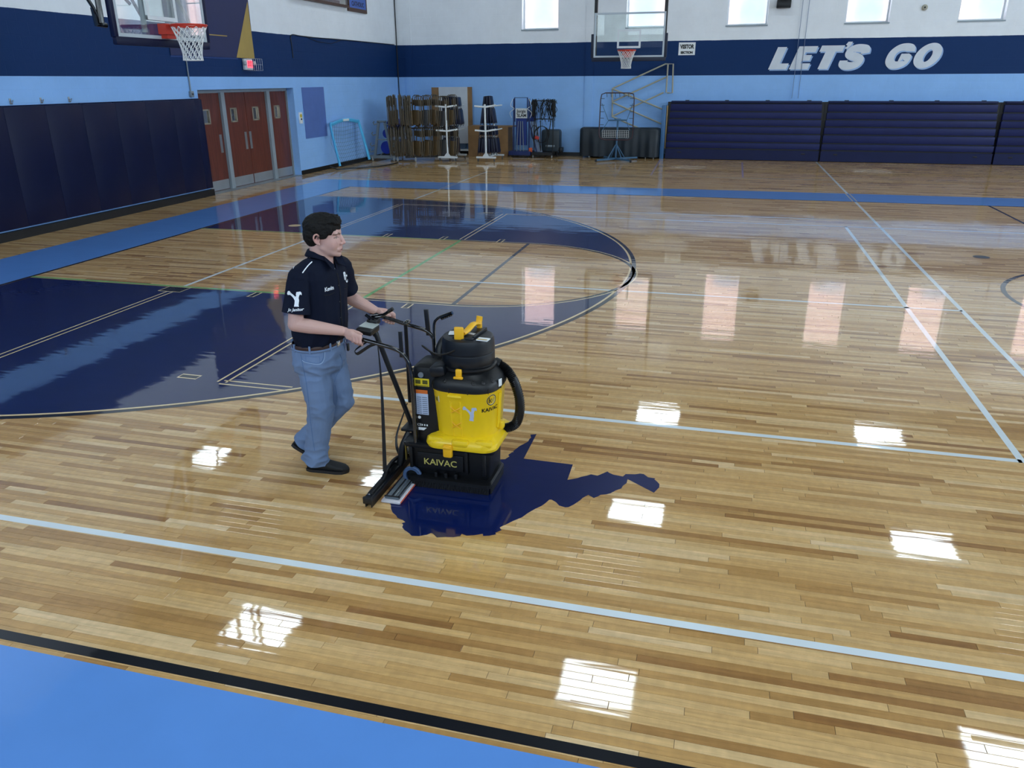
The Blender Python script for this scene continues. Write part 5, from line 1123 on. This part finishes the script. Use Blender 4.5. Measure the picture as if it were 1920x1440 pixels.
PO = (-2.36, 4.18, 0)
person = thing('person', 'person in navy work shirt and blue jeans pushing the yellow machine with both hands', 'person', PO)
SKIN = mat('skin', '#c79a8c', .5, spec=.4, bump=(260, .04)); SKIN.node_tree.nodes['Principled BSDF'].inputs['Subsurface Weight'].default_value = .08
SKIN.node_tree.nodes['Principled BSDF'].inputs['Subsurface Radius'].default_value = (.02, .008, .004)
# tint the skin from a vertex colour (lips, ears, shaved jaw)
nt = SKIN.node_tree; at = nt.nodes.new('ShaderNodeAttribute'); at.attribute_name = 'tint'; nt.links.new(at.outputs['Color'], nt.nodes['Principled BSDF'].inputs['Base Color'])
DENIM = mat('denim', '#6b82a6', .85, bump=(700, .25), var=.12); SHIRT = mat('navy_work_shirt', '#060f24', .8, spec=.2, bump=(500, .15)); HAIR = mat('dark_hair', '#0b0908', .65, spec=.25, bump=(90, .5)); SHOE = mat('black_knit_shoe', '#0d0f12', .7, bump=(300, .2)); SOLE = mat('dark_sole', '#16181b', .5)
LEATHER = mat('brown_leather', '#3a2217', .45)

hc = Vector((-2.250, 4.20, 1.524)); HF = Rz(math.radians(12)) @ Ry(math.radians(4))
def hp_(x, y, z): return hc + HF @ Vector((x*1.08, y*1.04, z*1.06))
def hell(mb, c, r, R=None): mb.ell(hp_(*c), (r[0]*1.06, r[1]*1.04, r[2]*1.06), HF if R is None else HF @ R, 24, 16)
sk = MB()
hell(sk, (-.012, 0, .03), (.097, .077, .092)); hell(sk, (.026, 0, -.022), (.066, .064, .080)); hell(sk, (.024, 0, -.068), (.062, .057, .044))
hell(sk, (.074, 0, -.094), (.021, .026, .018)); hell(sk, (.045, 0, .04), (.046, .062, .045))
for s_ in (-1, 1):
    hell(sk, (.048, s_*.034, -.032), (.036, .028, .042));
    capsule(sk, hp_(-.004, s_*.048, -.052), hp_(.058, s_*.028, -.086), .020, .020)
    hell(sk, (.096, s_*.013, -.031), (.010, .008, .008)); capsule(sk, hp_(.084, s_*.006, .026), hp_(.074, s_*.048, .026), .009, .008)
    # ear: rim, lobe and inner ridge
    pts = [hp_(-.006, s_*.078, .012), hp_(-.018, s_*.088, .024), hp_(-.031, s_*.093, .016), hp_(-.033, s_*.092, -.004), hp_(-.024, s_*.086, -.022), hp_(-.010, s_*.080, -.032)]
    sk.tube(smooth_path(pts, 4), [.0055]*21, 8); hell(sk, (-.016, s_*.082, -.006), (.014, .004, .022)); hell(sk, (-.010, s_*.081, -.030), (.008, .005, .009))
capsule(sk, hp_(.086, 0, .016), hp_(.103, 0, -.020), .0085, .0115); hell(sk, (.105, 0, -.026), (.0125, .013, .011)); capsule(sk, hp_(.092, 0, -.032), hp_(.088, 0, -.05), .010, .012)
capsule(sk, hp_(.091, -.015, -.060), hp_(.091, .015, -.060), .0075, .0075); capsule(sk, hp_(.089, -.013, -.071), hp_(.089, .013, -.071), .008, .008)
capsule(sk, hp_(.082, -.022, -.064), hp_(.082, .022, -.064), .012, .012)
# neck, hidden trunk and legs keep the figure one body
neckb = Vector((-2.285, 4.20, 1.385)); capsule(sk, hp_(-.030, 0, -.045), neckb, .058, .064); capsule(sk, hp_(.012, 0, -.075), neckb+Vector((.035, 0, .0)), .038, .035)
capsule(sk, neckb, (-2.34, 4.20, .90), .075, .10); capsule(sk, (-2.32, 4.08, 1.31), (-2.28, 4.32, 1.31), .045, .045)
shR = Vector((-2.345, 4.035, 1.315)); elR = Vector((-2.365, 3.965, 1.045)); wrR = Vector((-2.128, 4.078, .988))
shL = Vector((-2.250, 4.375, 1.312)); elL = Vector((-2.275, 4.485, 1.085)); wrL = Vector((-2.105, 4.508, .997))
for sh, el, wr in ((shR, elR, wrR), (shL, elL, wrL)):
    capsule(sk, sh, el, .052, .043); m1 = el.lerp(wr, .3); capsule(sk, el, m1, .043, .044); capsule(sk, m1, wr, .044, .029); capsule(sk, wr, wr+(wr-el).normalized()*.02, .028, .026, flat=.75, fdir=(0, 1, 0))
hipR, knR, anR = Vector((-2.375, 4.13, .82)), Vector((-2.335, 4.115, .455)), Vector((-2.415, 4.12, .085))
hipL, knL, anL = Vector((-2.345, 4.27, .82)), Vector((-2.275, 4.28, .455)), Vector((-2.545, 4.235, .14))
for h_, k_, a_ in ((hipR, knR, anR), (hipL, knL, anL)):
    capsule(sk, h_, k_, .07, .05); capsule(sk, k_, a_, .05, .035)
capsule(sk, (-2.34, 4.20, .95), (-2.36, 4.20, .82), .10, .11)
# hands: palm, four curled fingers and a thumb closing on the handle grips
def hand(g, out, slope=-.2):
    """g = grip point on the handle axis, out = -1 near hand / +1 far hand (side of the knuckles)"""
    g = Vector(g)
    def q(x, y, z): return g+Vector((x, out*y, z+slope*x))
    capsule(sk, q(-.075, .012, .018), q(-.02, .024, .020), .026, .027, flat=.62, fdir=(0, 1, 0)); capsule(sk, q(-.02, .024, .020), q(.030, .026, .016), .024, .021, flat=.62, fdir=(0, 1, 0))
    capsule(sk, q(-.045, .018, .0), q(-.025, .026, -.002), .020, .018, flat=.7, fdir=(0, 1, 0))
    for x, l, r in ((.036, 1.0, .0092), (.016, 1.08, .0096), (-.004, 1.02, .0092), (-.023, .86, .0082)):
        P = [q(x, .030, .016), q(x+.003, .033*l, -.014*l), q(x+.002, .012, -.034*l), q(x, -.014, -.026*l)]
        capsule(sk, P[0], P[1], r*1.1, r, 10); capsule(sk, P[1], P[2], r, r*.92, 10); capsule(sk, P[2], P[3], r*.92, r*.82, 10)
    T_ = [q(-.060, .004, .022), q(-.030, -.014, .026), q(.004, -.018, .024), q(.028, -.012, .022)]
    capsule(sk, T_[0], T_[1], .016, .0125, 12); capsule(sk, T_[1], T_[2], .0125, .0105, 12); capsule(sk, T_[2], T_[3], .0105, .0085, 12)
GR = (-2.045, 4.10, .948); GLf = (-2.02, 4.50, .960)
hand(GR, -1); hand(GLf, 1)
for wr, g, out in ((wrR, Vector(GR), -1), (wrL, Vector(GLf), 1)): capsule(sk, wr, g+Vector((-.065, out*.014, .03)), .027, .025, flat=.8, fdir=(0, 1, 0))
eyeL = {s_: hp_(.0815, s_*.030, .004) for s_ in (-1, 1)}
def skin_disp(co, no):
    for s_ in (-1, 1):
        c = np.array(hp_(.090, s_*.031, .004)); d2 = ((co-c)**2).sum(1); co -= np.outer(np.exp(-d2/(2*.011**2))*.007, np.array(HF @ Vector((1, 0, 0))))
    c = np.array(hp_(.102, 0, -.0655)); rel = co-c; hy = rel @ np.array(HF @ Vector((0, 1, 0))); hz = rel @ np.array(HF @ Vector((0, 0, 1))); hx = rel @ np.array(HF @ Vector((1, 0, 0)))
    w = np.exp(-(hz/.0025)**2-(hy/.020)**4-(hx/.03)**2)*.004; co -= np.outer(w, np.array(HF @ Vector((1, 0, 0))))
    for s_ in (-1, 1):
        c = np.array(hp_(-.012, s_*.095, -.004)); d2 = ((co-c)**2).sum(1); co -= np.outer(np.exp(-d2/(2*.008**2))*.004, np.array(HF @ Vector((0, s_, 0))))
    return co
me = remeshed(sk, .0029, 3, skin_disp)
n = len(me.vertices); co = np.empty(n*3, 'f'); me.vertices.foreach_get('co', co); co = co.reshape(-1, 3).astype('d')
ed = np.empty(len(me.edges)*2, 'i'); me.edges.foreach_get('vertices', ed); ed = ed.reshape(-1, 2)
deg = np.bincount(ed.ravel(), minlength=n)[:, None].astype('d')
rel = (co-np.array(hc)) @ np.array(HF); lx, ly, lz = rel.T
soft = (np.abs(lx) < .2) & (lz < .12) & (lz > -.17) & (np.abs(ly) < .079) & ((np.abs(ly) > .024) | (lz < -.087) | (lz > .035)) & ~((np.abs(lz-.004) < .03) & (lx > .05) & (np.abs(ly) < .05))
for it in range(45):
    acc = np.zeros_like(co)
    for k in range(3): acc[:, k] = np.bincount(ed[:, 0], co[ed[:, 1], k], n)+np.bincount(ed[:, 1], co[ed[:, 0], k], n)
    co = np.where(soft[:, None], .4*co+.6*acc/deg, co)
me.vertices.foreach_set('co', co.astype('f').ravel()); me.update()
base = np.array(lin('#c9a196')); colr = np.tile(base, (n, 1))
def blend(w, c): 
    global colr
    w = w[:, None]; colr = colr*(1-w)+np.array(lin(c))*w
def gs(p_, s): return np.exp(-((co-np.array(p_))**2).sum(1)/(2*s*s))
rel = co-np.array(hc); lx = rel @ np.array(HF @ Vector((1, 0, 0))); ly = rel @ np.array(HF @ Vector((0, 1, 0))); lz = rel @ np.array(HF @ Vector((0, 0, 1)))
head = (lz > -.14) & (abs(lx) < .2)
blend(np.clip(gs(hp_(.07, 0, -.085), .035)*.55+gs(hp_(.03, -.05, -.075), .035)*.4+gs(hp_(.03, .05, -.075), .035)*.4, 0, .6)*head, '#b08c80')
for s_ in (-1, 1): blend(gs(hp_(.06, s_*.045, -.03), .022)*.3, '#cc9186'); blend(gs(hp_(-.02, s_*.088, 0), .022)*.55, '#c9837c')
blend(gs(hp_(.112, 0, -.025), .013)*.5, '#c98a80'); blend(np.exp(-((lz+.0695)/.0085)**4-(ly/.021)**4-((lx-.10)/.02)**4)*.75, '#a8665f')
blend(np.exp(-((lz+.0697)/.0030)**2-(ly/.023)**4-((lx-.10)/.025)**4)*1.0, '#5a2c2a')
# close-cropped sides fade into the hair colour
blend(np.clip((.045-lx)/.02, 0, 1)*np.clip((lz-(-.010+.9*np.clip(lx, 0, 1)))/.012, 0, 1)*(lz > -.04)*.85*(np.abs(ly) < .088), '#2c2725')
blend(np.clip((-.045-lx)/.02, 0, 1)*np.clip((lz+.062)/.03, 0, 1)*.9*(np.abs(ly) < .09), '#2a2523')
def seg_d(p, q):
    p = np.array(p); q = np.array(q); d = q-p; t_ = np.clip(((co-p) @ d)/(d @ d), 0, 1)[:, None]; return np.sqrt((((co-p)-t_*d)**2).sum(1))
for s_ in (-1, 1):
    fr_ = (lx > .045)
    for a_, b_, w_ in (((.012, .0225), (.029, .0290), .0036), ((.029, .0290), (.050, .0215), .0028)):
        p = np.array((a_[0]*1.04, a_[1]*1.06)); q = np.array((b_[0]*1.04, b_[1]*1.06)); d = q-p; yz = np.c_[ly*s_, lz]; t_ = np.clip(((yz-p) @ d)/(d @ d), 0, 1)[:, None]
        blend(np.clip(1.7-np.sqrt((((yz-p)-t_*d)**2).sum(1))/w_, 0, 1)*.8*fr_, '#3d2c22')
    for a_, b_, w_ in (((.017, .0035), (.030, .0100), .0022), ((.030, .0100), (.046, .0030), .0022)):
        p = np.array((a_[0]*1.04, a_[1]*1.06)); q = np.array((b_[0]*1.04, b_[1]*1.06)); d = q-p; yz = np.c_[ly*s_, lz]; t_ = np.clip(((yz-p) @ d)/(d @ d), 0, 1)[:, None]
        blend(np.clip(1.6-np.sqrt((((yz-p)-t_*d)**2).sum(1))/w_, 0, 1)*.75*fr_, '#4e352c')
for g in (GR, GLf): blend(gs(Vector(g)+Vector((.02, -.025 if g is GR else .025, -.01)), .02)*.3, '#c98a80')
ca = me.color_attributes.new('tint', 'FLOAT_COLOR', 'POINT'); ca.data.foreach_set('color', np.c_[colr, np.ones(n)].astype('f').ravel())
body_o = finish(me, 'body', SKIN, person)
# eyes
bm = bmesh.new(); bm.from_mesh(body_o.data); bmesh.ops.transform(bm, matrix=Matrix.Translation(Vector(PO)), verts=bm.verts); BVH_H = BVHTree.FromBMesh(bm); bm.free()
for s_ in (-1, 1):
    e0 = hp_(.13, s_*.030, .0025); fd = -(HF @ Vector((1, 0, 0))); h_ = BVH_H.ray_cast(e0, fd)[0]
    e = MB().ell(h_+fd*.0042, (.0050, .0115, .0052), HF).build('eye', mat('eye_white', '#9f958c', .3), person)
    MB().ell(h_+fd*.0010, (.0022, .0042, .0046), HF).build('iris', mat('iris_dark', '#2a241e', .2), e, org=person['_o'])
# hair
hb = MB(); hell(hb, (-.014, 0, .052), (.106, .086, .078)); hell(hb, (-.050, 0, .010), (.068, .079, .078)); hell(hb, (.040, 0, .092), (.052, .066, .032)); hell(hb, (.066, 0, .083), (.028, .055, .022))
for s_ in (-1, 1): hell(hb, (.004, s_*.070, .030), (.038, .014, .034)); hell(hb, (.026, s_*.066, .050), (.034, .014, .028))
rs = random.Random(3)
for i in range(120):
    th = rs.uniform(-PI, PI); ph = rs.uniform(.15, 1.25); r = Vector((.100*math.sin(ph)*math.cos(th)-.006, .082*math.sin(ph)*math.sin(th), .050+.078*math.cos(ph)))
    if r.x > .050 or (r.x > .03 and r.z < .07): continue
    d_ = Vector((rs.uniform(.02, .045), rs.uniform(-.008, .008), rs.uniform(-.016, .002))); capsule(hb, hp_(*(r*.97)), hp_(*(r*.995+d_)), .010, .005, 8)
def hair_disp(co, no):
    out = co.copy()
    for i in range(len(co)):
        p_ = Vector(co[i]); out[i] += no[i]*(.0030*mnoise.noise(Vector((p_.x*35, p_.y*90, p_.z*60)))+.0016*mnoise.noise(Vector((p_.x*90, p_.y*260, p_.z*160))))
    return out
finish(remeshed(hb, .0035, 1, hair_disp), 'hair', HAIR, person)

# shirt
ax = Vector((math.cos(math.radians(-7)), math.sin(math.radians(-7)), 0)); ay = Vector((-ax.y, ax.x, 0))
sb_ = MB()
rings(sb_, [((-2.356, 4.20, .84), .110, .150, ax, ay), ((-2.354, 4.20, .868), .124, .166, ax, ay), ((-2.350, 4.20, .888), .141, .180, ax, ay), ((-2.340, 4.20, .94), .152, .186, ax, ay), ((-2.328, 4.20, 1.03), .152, .186, ax, ay), ((-2.314, 4.20, 1.12), .140, .182, ax, ay), ((-2.304, 4.20, 1.21), .134, .190, ax, ay), ((-2.298, 4.20, 1.29), .122, .194, ax, ay), ((-2.292, 4.20, 1.345), .100, .180, ax, ay), ((-2.288, 4.20, 1.380), .080, .130, ax, ay), ((-2.284, 4.20, 1.402), .068, .080, ax, ay)])
def sleeve(sh, el, f, ins):
    mb = MB(); end = sh.lerp(el, f); capsule(sb_, ins, sh, .072, .068); capsule(sb_, sh, sh.lerp(el, .15), .067, .058)
    d_ = (el-sh).normalized(); X = d_.orthogonal().normalized(); Y = d_.cross(X)
    capsule(mb, ins.lerp(sh, .6), sh, .068, .070)
    rings(mb, [(sh-d_*.03, .060, .060, X, Y), (sh+d_*.02, .070, .070, X, Y), (sh.lerp(el, .45), .074, .074, X, Y), (end, .080, .080, X, Y), (end+d_*.05, .080, .080, X, Y)], 28, 2)
    me = remeshed(mb, .005, 2, fold_fn(5+f, .006, 9, (1.3, 1.3, .7))); 
    return me, (end, d_, .2)
SLV = [(shR+Vector((0, 0, -.01)), elR, .76, Vector((-2.315, 4.11, 1.338))), (shL+Vector((0, 0, -.01)), elL, .74, Vector((-2.275, 4.30, 1.335)))]
def fold_fn(seed, amp, f1, aniso, lo=None):
    def d(co, no):
        out = co.copy()
        for i in range(len(co)):
            x, y, z = co[i]; w = 1.0
            v = mnoise.noise(Vector((x*f1*aniso[0]+seed, y*f1*aniso[1], z*f1*aniso[2]))); v = 1-abs(v)*2.2
            if lo: w = lo(x, y, z)
            out[i] += no[i]*(amp*w*(v-.5))
        return out
    return d
slv = [sleeve(*q_) for q_ in SLV]
shirt_me = remeshed(sb_, .0052, 3, fold_fn(3, .011, 8, (1.2, 1.2, .9), lambda x, y, z: .55+.8*max(0, min(1, (1.05-z)/.2))))
shirt = finish(shirt_me, 'shirt', SHIRT, person, [((-2.35, 4.2, .872), (0, 0, -1), None)]); 
bm = bmesh.new(); bm.from_mesh(shirt.data); kill = []
for f in bm.faces:
    c = f.calc_center_median()+Vector(PO)-Vector((-2.285, 4.20, 1.33))
    if c.dot(ax) > .0 and abs(c.dot(ay)) < max(0, c.z)*.55: kill.append(f)
bmesh.ops.delete(bm, geom=kill, context='FACES'); bm.to_mesh(shirt.data); bm.free()
sol = shirt.modifiers.new('cloth', 'SOLIDIFY'); sol.thickness = .004; sol.offset = -1
sl_o = []
for me_, cut in slv:
    q_ = finish(me_, 'sleeve', SHIRT, person, [cut]); sol = q_.modifiers.new('cloth', 'SOLIDIFY'); sol.thickness = .004; sol.offset = -1; sl_o.append(q_)
def bvh_of(*obs):
    bm = bmesh.new()
    for o_ in obs: bm.from_mesh(o_.data)
    bmesh.ops.transform(bm, matrix=Matrix.Translation(Vector(PO)), verts=bm.verts); b_ = BVHTree.FromBMesh(bm); bm.free(); return b_
BVH_S = bvh_of(shirt, *sl_o)
def pick(u, v, bvh):
    d = (fwd + right*((u-960)/1476.32) - up*((v-720)/1476.32)).normalized(); h = bvh.ray_cast(Vector((0, 0, CAM_H)), d); return h[0], h[1], d
def surf_line(px, w, m_, name, bvh, e=.0012, n=5):
    q = smooth_path([(a, b, 0) for a, b in px], n); pts = []; nr = Vector((0, 0, 1))
    for s_ in q:
        a, nn, d = pick(s_.x, s_.y, bvh)
        if a is None: continue
        if nn.dot(d) > 0: nn = -nn
        pts.append(a+nn*e); nr = nn
    return MB().tube(pts, [(w*.35, w)]*len(pts), 6, flat=nr).build(name, m_, person, 40, org=PO) if len(pts) > 1 else None
def drape(polys, T, m_, name, bvh, e=.0022, parent=None, org=None, sub=0):
    mb = MB(); nrm = T.to_3x3() @ Vector((0, 0, 1))
    for poly in polys:
        tri = geometry.tessellate_polygon([[Vector((q[0], q[1], 0)) for q in poly]]); vs = []
        for q in poly:
            w = T @ Vector((q[0], q[1], 0)); h = bvh.ray_cast(w+nrm*.15, -nrm, .4); vs.append((h[0]+h[1]*e*(1 if h[1].dot(nrm) > 0 else -1)) if h[0] is not None else w)
        mb.add(vs, tri)
    o = mb.build(name, m_, person, 0, org=PO); s_ = o.modifiers.new('t', 'SOLIDIFY'); s_.thickness = .0012; s_.offset = 0; return o
def drape_text(body, size, T, m_, name, bvh, bold=0, sx=1, e=.0025, shear=0):
    nrm = T.to_3x3() @ Vector((0, 0, 1))
    def bend(p):
        w = T @ Vector((p.x, p.y, 0)); h = bvh.ray_cast(w+nrm*.15, -nrm, .4)
        return (h[0]+nrm*(e+p.z)) if h[0] is not None else w
    return text(body, size, None, m_, person, name=name, bend=bend, bold=bold, sx=sx, shear=shear)
def band(pts, w): return stroke([(p[0], p[1]) for p in pts], w)
def band_quads(pts, w):
    P = [Vector(p) for p in pts]; L_, n = [], len(P)
    pl = stroke(pts, w); return [[pl[i], pl[i+1], pl[2*n-2-i], pl[2*n-1-i]] for i in range(n-1)]
WHT = mat('embroidery_white', '#e4eaf0', .6); SEAM = mat('seam_dark', '#05080e', .8)
Tc = frame((-2.30, 4.20, 1.12), ay, (0, 0, 1)); nrm = ax       # chest plane: x to the wearer's left, y up, looking back along -ax
Tc = Matrix((ay, Vector((0, 0, 1)), ax)).transposed().to_4x4(); Tc.translation = Vector((-2.30, 4.20, 1.12))
drape(band_quads([(-.002, .23-.04*i) for i in range(14)], .006), Tc, SEAM, 'placket_seam', BVH_S); 
for zz in (.22, .12, .02, -.08, -.18): drape([[( -.012+.004*math.cos(a*PI/4), zz+.004*math.sin(a*PI/4)) for a in range(8)]], Tc, mat('button', '#2a2f38', .3), 'button', BVH_S, .003)
drape(band_quads([(.045, .085), (.085, .078), (.125, .085)], .003), Tc, SEAM, 'pocket_edge', BVH_S); drape(band_quads([(-.125, .085), (-.085, .078), (-.045, .085)], .003), Tc, SEAM, 'pocket_edge', BVH_S)
drape_text('P', .062, Tc @ Matrix.Translation((.078, .155, 0)), WHT, 'chest_letter', BVH_S, .0022); drape_text('C', .062, Tc @ Matrix.Translation((.104, .130, 0)), WHT, 'chest_letter', BVH_S, .0022)
drape_text('Kevin', .034, Tc @ Matrix.Translation((-.085, .115, 0)), WHT, 'name_stitching', BVH_S, .0008, .9)
# right sleeve embroidery: seen from the camera side
dirc = Vector((.35, -1, .15)).normalized(); sx_ = Vector((0, 0, 1)).cross(dirc).normalized(); 
Ts = Matrix((sx_, dirc.cross(sx_), dirc)).transposed().to_4x4(); Ts.translation = Vector((-2.372, 3.91, 1.198))+sx_*.050
k_ = .95; drape([[(q[0]*k_, q[1]*k_+.012) for q in SIL[0]]], Ts, WHT, 'sleeve_figure', BVH_S, .002); drape_text('Jo Janitor', .024, Ts @ Matrix.Translation((-.004, -.050, 0)), WHT, 'sleeve_script', BVH_S, .0005, .95, shear=.35)
# shoulder piping and seams from above
Tu = Matrix.Translation((0, 0, 1.5))
def from_above(path, w, m_, name, e=.003):
    mb = MB(); vs = []
    for x, y in path:
        h = BVH_S.ray_cast(Vector((x, y, 1.6)), Vector((0, 0, -1)), 1); vs.append(h[0]+h[1]*e if h[0] is not None else Vector((x, y, 1.38)))
    return MB().tube(vs, w, 6).build(name, m_, person, 40, org=PO)
surf_line([(572, 476), (561, 486), (554, 496), (550, 504)], .0024, WHT, 'shoulder_piping', BVH_S, .002)
surf_line([(585, 491), (577, 499), (567, 512)], .0034, WHT, 'shoulder_piping', BVH_S, .002)
# collar
cl_ = MB(); N_ = 26; vs = []
for i in range(N_+1):
    a = math.radians(42+276*i/N_); 
    bx, by_ = math.cos(a), math.sin(a); f_ = .5-.5*math.cos(a)
    c0 = Vector((-2.284, 4.20, 1.402)); fr0 = max(0, math.cos(a))
    top = c0+ax*(.070*bx)+ay*(.068*by_)+Vector((0, 0, .046-.030*fr0-.012*(1-f_)))
    out = c0+ax*(.092*bx+.028*fr0)+ay*(.094*by_)+Vector((0, 0, .012-.050*fr0**2))
    inn = c0+ax*(.070*bx)+ay*(.070*by_)+Vector((0, 0, -.02))
    vs += [inn, top, top+(out-top)*.25+Vector((0, 0, .006)), out]
cl_.add(vs, [(i*4+j, (i+1)*4+j, (i+1)*4+j+1, i*4+j+1) for i in range(N_) for j in range(3)])
co_ = cl_.build('collar', SHIRT, person, 50, org=PO); s2 = co_.modifiers.new('t', 'SOLIDIFY'); s2.thickness = .004; s2.offset = 0
for s_ in (-1, 1):   # collar points
    a = math.radians(42); c0 = Vector((-2.284, 4.20, 1.402)); t1 = c0+ax*(.070*math.cos(a))+ay*(s_*.068*math.sin(a))+Vector((0, 0, .014)); t2 = c0+ax*.085+ay*(s_*.085)+Vector((0, 0, .002)); t3 = c0+ax*.130+ay*(s_*.066)+Vector((0, 0, -.066)); t4 = c0+ax*.104+ay*(s_*.022)+Vector((0, 0, -.040))
    o = MB().add([t1, t2, t3, t4], [(0, 1, 2, 3)]).build('collar_point', SHIRT, person, 0, org=PO); q_ = o.modifiers.new('t', 'SOLIDIFY'); q_.thickness = .005; q_.offset = 0

# jeans
jb = MB()
rings(jb, [((-2.355, 4.20, .885), .132, .174, ax, ay), ((-2.358, 4.20, .83), .140, .184, ax, ay), ((-2.360, 4.20, .76), .143, .190, ax, ay), ((-2.358, 4.20, .70), .130, .180, ax, ay), ((-2.356, 4.20, .67), .105, .155, ax, ay)])
def leg(h_, k_, a_, r):
    capsule(jb, h_, h_.lerp(k_, .5), r[0], r[1]); capsule(jb, h_.lerp(k_, .5), k_, r[1], r[2]); capsule(jb, k_, k_.lerp(a_, .45), r[2], r[3]); capsule(jb, k_.lerp(a_, .45), a_.lerp(k_, .1), r[3], r[4])
    d_ = (a_-k_).normalized(); X = (ax-d_*ax.dot(d_)).normalized(); Y = d_.cross(X); rings(jb, [(a_.lerp(k_, .25), r[4]*1.05, r[4], X, Y), (a_.lerp(k_, .08), r[4]*1.12, r[4]*1.02, X, Y), (a_+d_*.025, r[4]*1.18, r[4]*1.05, X, Y)], 24, 2)
leg(hipR+Vector((0, 0, -.03)), knR, anR, (.106, .098, .084, .078, .074)); leg(hipL+Vector((0, 0, -.03)), knL, anL, (.104, .096, .083, .074, .068))
def jean_w(x, y, z): return .35+1.5*max(0, 1-abs(z-.46)/.10)*.5+1.7*max(0, min(1, (.22-z)/.12))+.9*max(0, 1-abs(z-.72)/.08)
jm = remeshed(jb, .0052, 2, fold_fn(9, .0105, 9, (1.0, 1.0, 1.8), jean_w))
dR = (anR-knR).normalized(); dL = (anL-knL).normalized()
jeans = finish(jm, 'jeans', DENIM, person, [((-2.35, 4.2, .858), (0, 0, 1), None), (anR+dR*.017, dR, .13), (anL+dL*.017, dL, .13)]); sol = jeans.modifiers.new('cloth', 'SOLIDIFY'); sol.thickness = .005; sol.offset = -1
BVH_J = bvh_of(jeans)
Tj = Matrix((Vector((1, 0, 0)), Vector((0, 0, 1)), Vector((0, -1, 0)))).transposed().to_4x4(); Tj.translation = Vector((-2.36, 4.10, 0))
SEAMJ = mat('denim_seam', '#52709a', .85); SEAML = mat('denim_pale', '#a3b9d4', .85)
for px_, w_, m_, nm in [([(564, 664), (570, 695), (574, 715), (578, 745), (581, 778), (585, 810), (590, 845)], .0022, SEAMJ, 'side_seam'), ([(567, 675), (572, 679), (593, 683), (603, 681), (608, 672), (609, 660)], .0016, SEAML, 'pocket_seam'), ([(566, 672), (571, 677), (592, 681), (601, 679), (606, 671), (607, 660)], .0012, SEAMJ, 'pocket_seam'),
    ([(572, 667), (586, 669), (600, 669)], .0014, SEAMJ, 'coin_pocket_seam'), ([(573, 668), (574, 679)], .0010, SEAMJ, 'coin_pocket_seam'), ([(599, 670), (600, 680)], .0010, SEAMJ, 'coin_pocket_seam'), ([(637, 664), (641, 676), (640, 690), (633, 700), (627, 716)], .0016, SEAMJ, 'fly_seam'), ([(628, 722), (632, 740), (631, 755), (624, 770), (612, 785)], .0016, SEAMJ, 'inseam'), ([(541, 668), (546, 674), (548, 688)], .0016, SEAMJ, 'back_pocket')]:
    surf_line(px_, w_, m_, nm, BVH_J)
# belt, loops, buckle, key clip
bp = [(Vector((-2.354, 4.20, .868)) + ax*(.138*math.cos(a)/((abs(math.cos(a))**2.2+abs(math.sin(a))**2.2)**(1/2.2))) + ay*(.180*math.sin(a)/((abs(math.cos(a))**2.2+abs(math.sin(a))**2.2)**(1/2.2)))) for a in [2*PI*i/48 for i in range(48)]]
MB().tube(bp, [(.0035, .017)]*48, 8, closed=True, flat=(1, 0, 0)).build('belt', LEATHER, person, 40, org=PO)
MB().tube([p_+Vector((0, 0, -.014)) for p_ in bp], [(.010, .008)]*48, 8, closed=True).build('waistband', DENIM, person, 40, org=PO)
for a in (-.35, -1.15, -1.9, .5, -2.6):
    i = int((a % (2*PI))/(2*PI)*48); MB().rbox(bp[i]+(bp[i]-Vector((-2.354, 4.20, .868))).normalized()*.004, (.012, .012, .052), .003, Rz(a)).build('belt_loop', DENIM, person, org=PO)
MB().rbox(bp[0]+ax*.005, (.006, .038, .036), .004, Rz(math.radians(-7))).build('buckle', CHROME, person, org=PO)
ci = bp[44]+(bp[44]-Vector((-2.354, 4.20, .868))).normalized()*.010; k1 = bp[4]+ax*.012
MB().tube([k1+Vector((0, 0, .01)), k1+Vector((.006, .012, -.02)), k1+Vector((.004, .006, -.045)), k1+Vector((0, -.006, -.02))], .003, 6, closed=True).build('key_clip', CHROME, person, org=PO)
MB().rbox(k1+Vector((.006, .015, -.055)), (.014, .022, .05), .005).build('key_pouch', BLACK, person, org=PO)
# shoes
def shoe(heel, toe, lift, name_l=None):
    heel = Vector(heel); toe = Vector(toe); f = (toe-heel).normalized(); L_ = (toe-heel).length; s_ = Vector((0, 0, 1)).cross(f).normalized(); u = f.cross(s_)
    mb = MB(); S = [(.0, .020, .040), (.03, .033, .062), (.08, .036, .072), (.13, .038, .070), (.17, .042, .058), (.21, .045, .047), (.25, .040, .038), (.275, .022, .026), (.285, .006, .016)]
    rr = []
    for x, w, h in S: rr.append((heel+f*(x*L_/.285)+u*(h*.5+.012), w, h*.52, s_, u))
    rings(mb, rr, 20, 2.3); capsule(mb, heel+f*.045+u*.055, heel+f*.05+u*.085, .035, .038)
    finish(remeshed(mb, .004, 3), 'shoe', SHOE, person)
    sm = MB(); n_ = 12; ol = []
    for x, w, h in S: ol.append((x*L_/.285, w*1.04+.002))
    pts = [(x, w) for x, w in ol]+[(x, -w) for x, w in ol[::-1]]
    T = Matrix((f, s_, u)).transposed().to_4x4(); T.translation = heel+f*(-.004)+u*.001; sm.prism(pts, .020, T); sm.build('sole', SOLE, person, 40, org=PO)
shoe((-2.475, 4.118, .0), (-2.195, 4.150, .0), 0)
shoe((-2.630, 4.215, .118), (-2.440, 4.250, -.0), 1)
